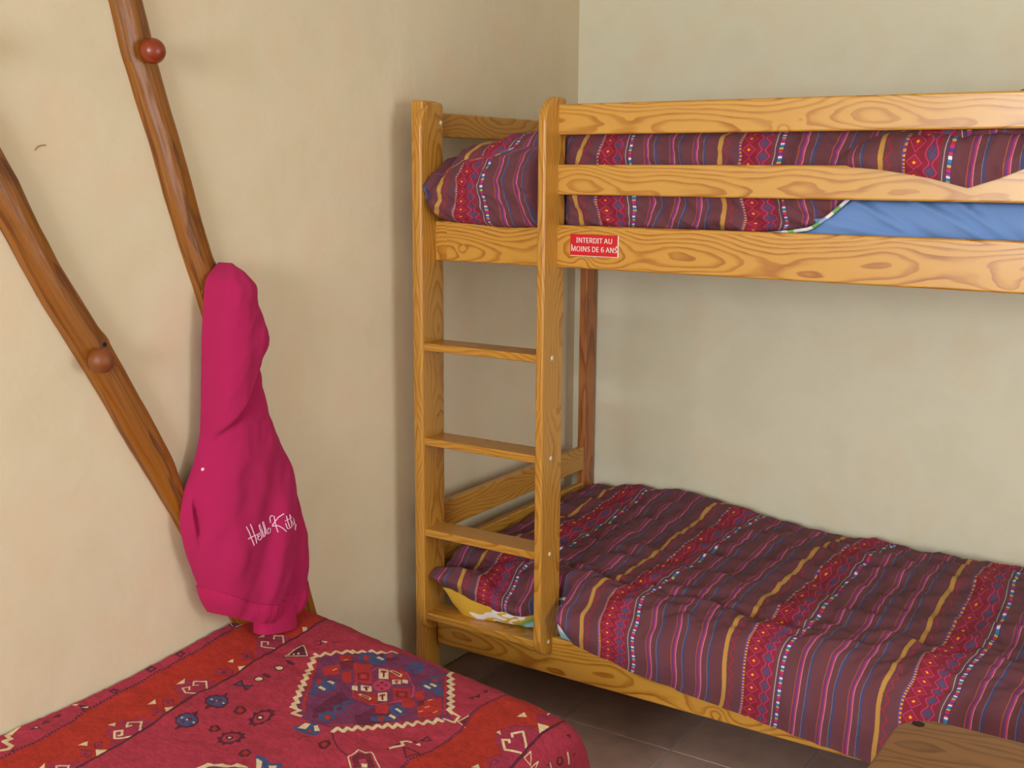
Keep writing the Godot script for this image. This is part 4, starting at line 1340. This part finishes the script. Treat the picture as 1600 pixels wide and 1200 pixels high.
var hl := [Vector2(0.425, 1.712), Vector2(0.487, 1.722), Vector2(0.532, 1.741), Vector2(0.562, 1.754), Vector2(0.605, 1.769), Vector2(0.663, 1.788), Vector2(0.725, 1.799), Vector2(0.774, 1.792), Vector2(0.827, 1.769), Vector2(0.867, 1.749), Vector2(0.922, 1.731), Vector2(1.036, 1.721), Vector2(1.142, 1.713), Vector2(1.226, 1.703), Vector2(1.267, 1.693), Vector2(1.290, 1.668), Vector2(1.298, 1.655)]
var hr := [Vector2(0.425, 1.460), Vector2(0.439, 1.444), Vector2(0.481, 1.443), Vector2(0.546, 1.436), Vector2(0.63, 1.437), Vector2(0.707, 1.45), Vector2(0.792, 1.469), Vector2(0.862, 1.503), Vector2(0.947, 1.542), Vector2(1.011, 1.556), Vector2(1.055, 1.565), Vector2(1.078, 1.562), Vector2(1.110, 1.533), Vector2(1.128, 1.548), Vector2(1.159, 1.570), Vector2(1.208, 1.589), Vector2(1.25, 1.599), Vector2(1.277, 1.622), Vector2(1.298, 1.645)]
var hd := [Vector2(0.42, 0.055), Vector2(0.50, 0.085), Vector2(0.60, 0.100), Vector2(0.75, 0.090), Vector2(0.95, 0.062), Vector2(1.15, 0.052), Vector2(1.24, 0.056), Vector2(1.28, 0.036), Vector2(1.298, 0.012)]
var hf := [Vector2(0.70, 1.80), Vector2(0.80, 1.785), Vector2(0.86, 1.762), Vector2(0.905, 1.735), Vector2(0.935, 1.705), Vector2(0.96, 1.675), Vector2(0.99, 1.650), Vector2(1.041, 1.622), Vector2(1.079, 1.598), Vector2(1.12, 1.565), Vector2(1.16, 1.52), Vector2(1.3, 1.45)]
var hn := noise(701, 7.0, 3)

func shirt_face(y: float, c: float) -> Vector3:      # c runs from 1 at the left edge to -1 at the right edge
	var a := soft(y, hl)
	var b := tab(y, hr)
	var z := lerpf(b, a, (c + 1.0) / 2.0)
	var s := pow(maxf(1.0 - absf(c) * absf(c) * absf(c), 0.0), 0.55)
	var d := soft(y, hd) * s
	var edge := minf(1.0, s * 1.6)
	# the sleeve lies over the body: a step along a slanting line
	var st := smoothstep(-1.0, 1.0, (z - tab(y, hf)) / lerpf(0.022, 0.005, smoothstep(0.90, 1.06, y))) * smoothstep(0.82, 1.0, y)
	d += edge * (0.028 * st - 0.008 * bump(z - tab(y, hf) + 0.014, 0.014) * smoothstep(0.86, 0.94, y) * (1.0 - smoothstep(1.10, 1.16, y)))
	# deep crease at the left edge, hanging folds in the lower half
	var lowq := 1.0 - smoothstep(0.62, 0.82, y)
	d -= 0.034 * bump(z - 1.774, 0.008) * bump(y - 0.735, 0.05)
	d += edge * lowq * (0.008 * sin(z * 46.0 + y * 7.0) + 0.006 * bump(z - 1.60 + (y - 0.6) * 0.25, 0.02) - 0.007 * bump(z - 1.535 + (y - 0.55) * 0.3, 0.012))
	d += edge * 0.010 * hn.get_noise_2d(z * 1.4 + y * 0.4, y * 0.7)
	return Vector3(0.034 + d, y, z)

func shirt_ring(y: float, v: float, grow := 0.0) -> Vector3:
	var c := cos(TAU * v)
	if v <= 0.5:
		var p := shirt_face(y, c)
		return p + Vector3(grow * sin(TAU * v), 0, grow * c)
	var a := soft(y, hl)
	var b := tab(y, hr)
	return Vector3(0.034 + 0.006 * sin(TAU * v), y, lerpf(b, a, (c + 1.0) / 2.0) + grow * c)

func hem_y(v: float) -> Vector2:      # bottom and top of the ribbed hem along the front, left to right
	var c := cos(TAU * v) if v <= 0.5 else cos(TAU * v)
	var t := (1.0 - c) / 2.0
	return Vector2(soft(t, [Vector2(0, 0.503), Vector2(0.2, 0.472), Vector2(0.4, 0.450), Vector2(0.65, 0.436), Vector2(0.9, 0.444), Vector2(1, 0.455)]), soft(t, [Vector2(0, 0.572), Vector2(0.22, 0.522), Vector2(0.45, 0.494), Vector2(0.75, 0.490), Vector2(1, 0.505)]))

func sweatshirt() -> void:
	var t := thing("sweatshirt", "bright pink child's sweatshirt hanging from a peg against the wall", "sweatshirt", Vector3(0.05, 1.2, 1.65))
	part("body", sheet(130, 96, func(u, v):
		var h := hem_y(v)
		return shirt_ring(lerpf(h.y - 0.004, 1.298, u), v), func(u, v): return Vector2(u, v), true, false), mats.fleece, t)
	part("hem", sheet(16, 240, func(u, v):
		var h := hem_y(v)
		var y := lerpf(h.x, h.y + 0.002, u)
		return shirt_ring(y, v, 0.0035 * sin(PI * clampf(u * 1.1, 0, 1)) + 0.0007 * sin(v * TAU * 90.0)), func(u, v): return Vector2(u, v), true, false, 0.003), mats.rib, t, "ribbed pink hem")
	# the cuff of the inner sleeve hangs out below the hem
	part("cuff", sheet(24, 80, func(u, v):
		var y := lerpf(0.500, 0.412 + 0.010 * cos(TAU * v), u)
		var c := cos(TAU * v)
		var ss := sin(TAU * v)
		var zc := lerpf(1.563, 1.564, u)
		return Vector3(0.080 + 0.026 * signf(ss) * pow(absf(ss), 0.6), y, zc + (0.058 + 0.0008 * sin(v * TAU * 40.0)) * c), func(u, v): return Vector2(u, v), true, true, 0.003), mats.rib, t, "ribbed pink cuff")
	# script stitched on the front: strokes as (y, z), laid on the cloth
	var strokes := [
		[Vector2(0.712, 1.692), Vector2(0.697, 1.686), Vector2(0.680, 1.679), Vector2(0.663, 1.672)],
		[Vector2(0.715, 1.680), Vector2(0.696, 1.673), Vector2(0.680, 1.667), Vector2(0.666, 1.664)],
		[Vector2(0.683, 1.690), Vector2(0.685, 1.674), Vector2(0.686, 1.660)],
		[Vector2(0.678, 1.660), Vector2(0.681, 1.651), Vector2(0.687, 1.653), Vector2(0.685, 1.660), Vector2(0.675, 1.660), Vector2(0.670, 1.654), Vector2(0.673, 1.646), Vector2(0.689, 1.647), Vector2(0.705, 1.654), Vector2(0.707, 1.650), Vector2(0.690, 1.643), Vector2(0.675, 1.641), Vector2(0.675, 1.636), Vector2(0.690, 1.635), Vector2(0.709, 1.639), Vector2(0.708, 1.635), Vector2(0.692, 1.632), Vector2(0.679, 1.631), Vector2(0.679, 1.627)],
		[Vector2(0.690, 1.621), Vector2(0.684, 1.626), Vector2(0.676, 1.623), Vector2(0.678, 1.615), Vector2(0.686, 1.613), Vector2(0.690, 1.621)],
		[Vector2(0.700, 1.612), Vector2(0.712, 1.613), Vector2(0.716, 1.608), Vector2(0.713, 1.601), Vector2(0.699, 1.601), Vector2(0.686, 1.600), Vector2(0.675, 1.598)],
		[Vector2(0.715, 1.579), Vector2(0.709, 1.592), Vector2(0.695, 1.606), Vector2(0.691, 1.609), Vector2(0.690, 1.596), Vector2(0.682, 1.587), Vector2(0.673, 1.579)],
		[Vector2(0.693, 1.579), Vector2(0.680, 1.575), Vector2(0.677, 1.570)],
		[Vector2(0.709, 1.574), Vector2(0.691, 1.570), Vector2(0.677, 1.565), Vector2(0.678, 1.560)],
		[Vector2(0.698, 1.580), Vector2(0.699, 1.569), Vector2(0.700, 1.552)],
		[Vector2(0.709, 1.562), Vector2(0.690, 1.558), Vector2(0.677, 1.555), Vector2(0.678, 1.550)],
		[Vector2(0.691, 1.552), Vector2(0.679, 1.546), Vector2(0.683, 1.539), Vector2(0.696, 1.543), Vector2(0.680, 1.536), Vector2(0.666, 1.532), Vector2(0.662, 1.535), Vector2(0.667, 1.540), Vector2(0.672, 1.526)],
	]
	var s := Shell.new()
	for st in strokes:
		var path := []
		for i in st.size() - 1:
			for k in 3:
				var q: Vector2 = st[i].lerp(st[i + 1], k / 3.0)
				path.append(on_shirt(q))
		path.append(on_shirt(st[-1]))
		tube_into(s, path, 0.0013, 6)
	part("lettering", s.done(), mats.thread, t, "white stitched script lettering")
	part("tag", lathe(on_shirt(Vector2(0.848, 1.7515)), Vector3(0.8, 0, 0.6), [Vector2(-0.004, 0), Vector2(-0.002, 0.004), Vector2(0.0005, 0.004), Vector2(0.0015, 0.002), Vector2(0.0017, 0)], 12), mats.thread, t, "tiny pale tag at the edge")

func on_shirt(q: Vector2) -> Vector3:
	var a := soft(q.x, hl)
	var b := tab(q.x, hr)
	var c := clampf((q.y - b) / (a - b) * 2.0 - 1.0, -0.99, 0.99)
	return shirt_face(q.x, c) + Vector3(0.0008, 0, 0)

# ------------------------------------------------------------------ the stool

func stool() -> void:
	var t := thing("stool", "brown wooden stool at the lower right with rounded corner and dark knot hole", "stool", Vector3(1.66, 0, 1.42))
	var s := Shell.new()
	var ol := rounded([Vector2(0, 0), Vector2(0.36, 0), Vector2(0.36, 0.36), Vector2(0, 0.36)], [0.085, 0.085, 0.085, 0.085], 10)
	# outline in (z, x), thickness upwards
	plate_into(s, ol, Vector3(1.478, 0.412, 1.238), Vector3.BACK, Vector3.RIGHT, 0.038, 0.010, true, Vector2(0.3, 0.2), 4)
	part("seat", s.done(), mats.stool, t)
	part("knot", lathe(Vector3(1.516, 0.4494, 1.276), Vector3.UP, [Vector2(0, 0), Vector2(0, 0.013), Vector2(0.0008, 0.012), Vector2(0.0009, 0)], 16), mats.hole, t, "dark knot hole")
	for x in [1.54, 1.77]:
		for z in [1.30, 1.53]:
			part("leg", lathe(Vector3(x, 0.0, z), Vector3.UP, [Vector2(0, 0), Vector2(0, 0.016), Vector2(0.1, 0.019), Vector2(0.3, 0.022), Vector2(0.415, 0.024), Vector2(0.415, 0)], 16), mats.stool, t)
	for z in [1.30, 1.53]:
		part("stretcher", tube([Vector3(1.54, 0.16, z), Vector3(1.77, 0.16, z)], 0.011, 10), mats.stool, t)
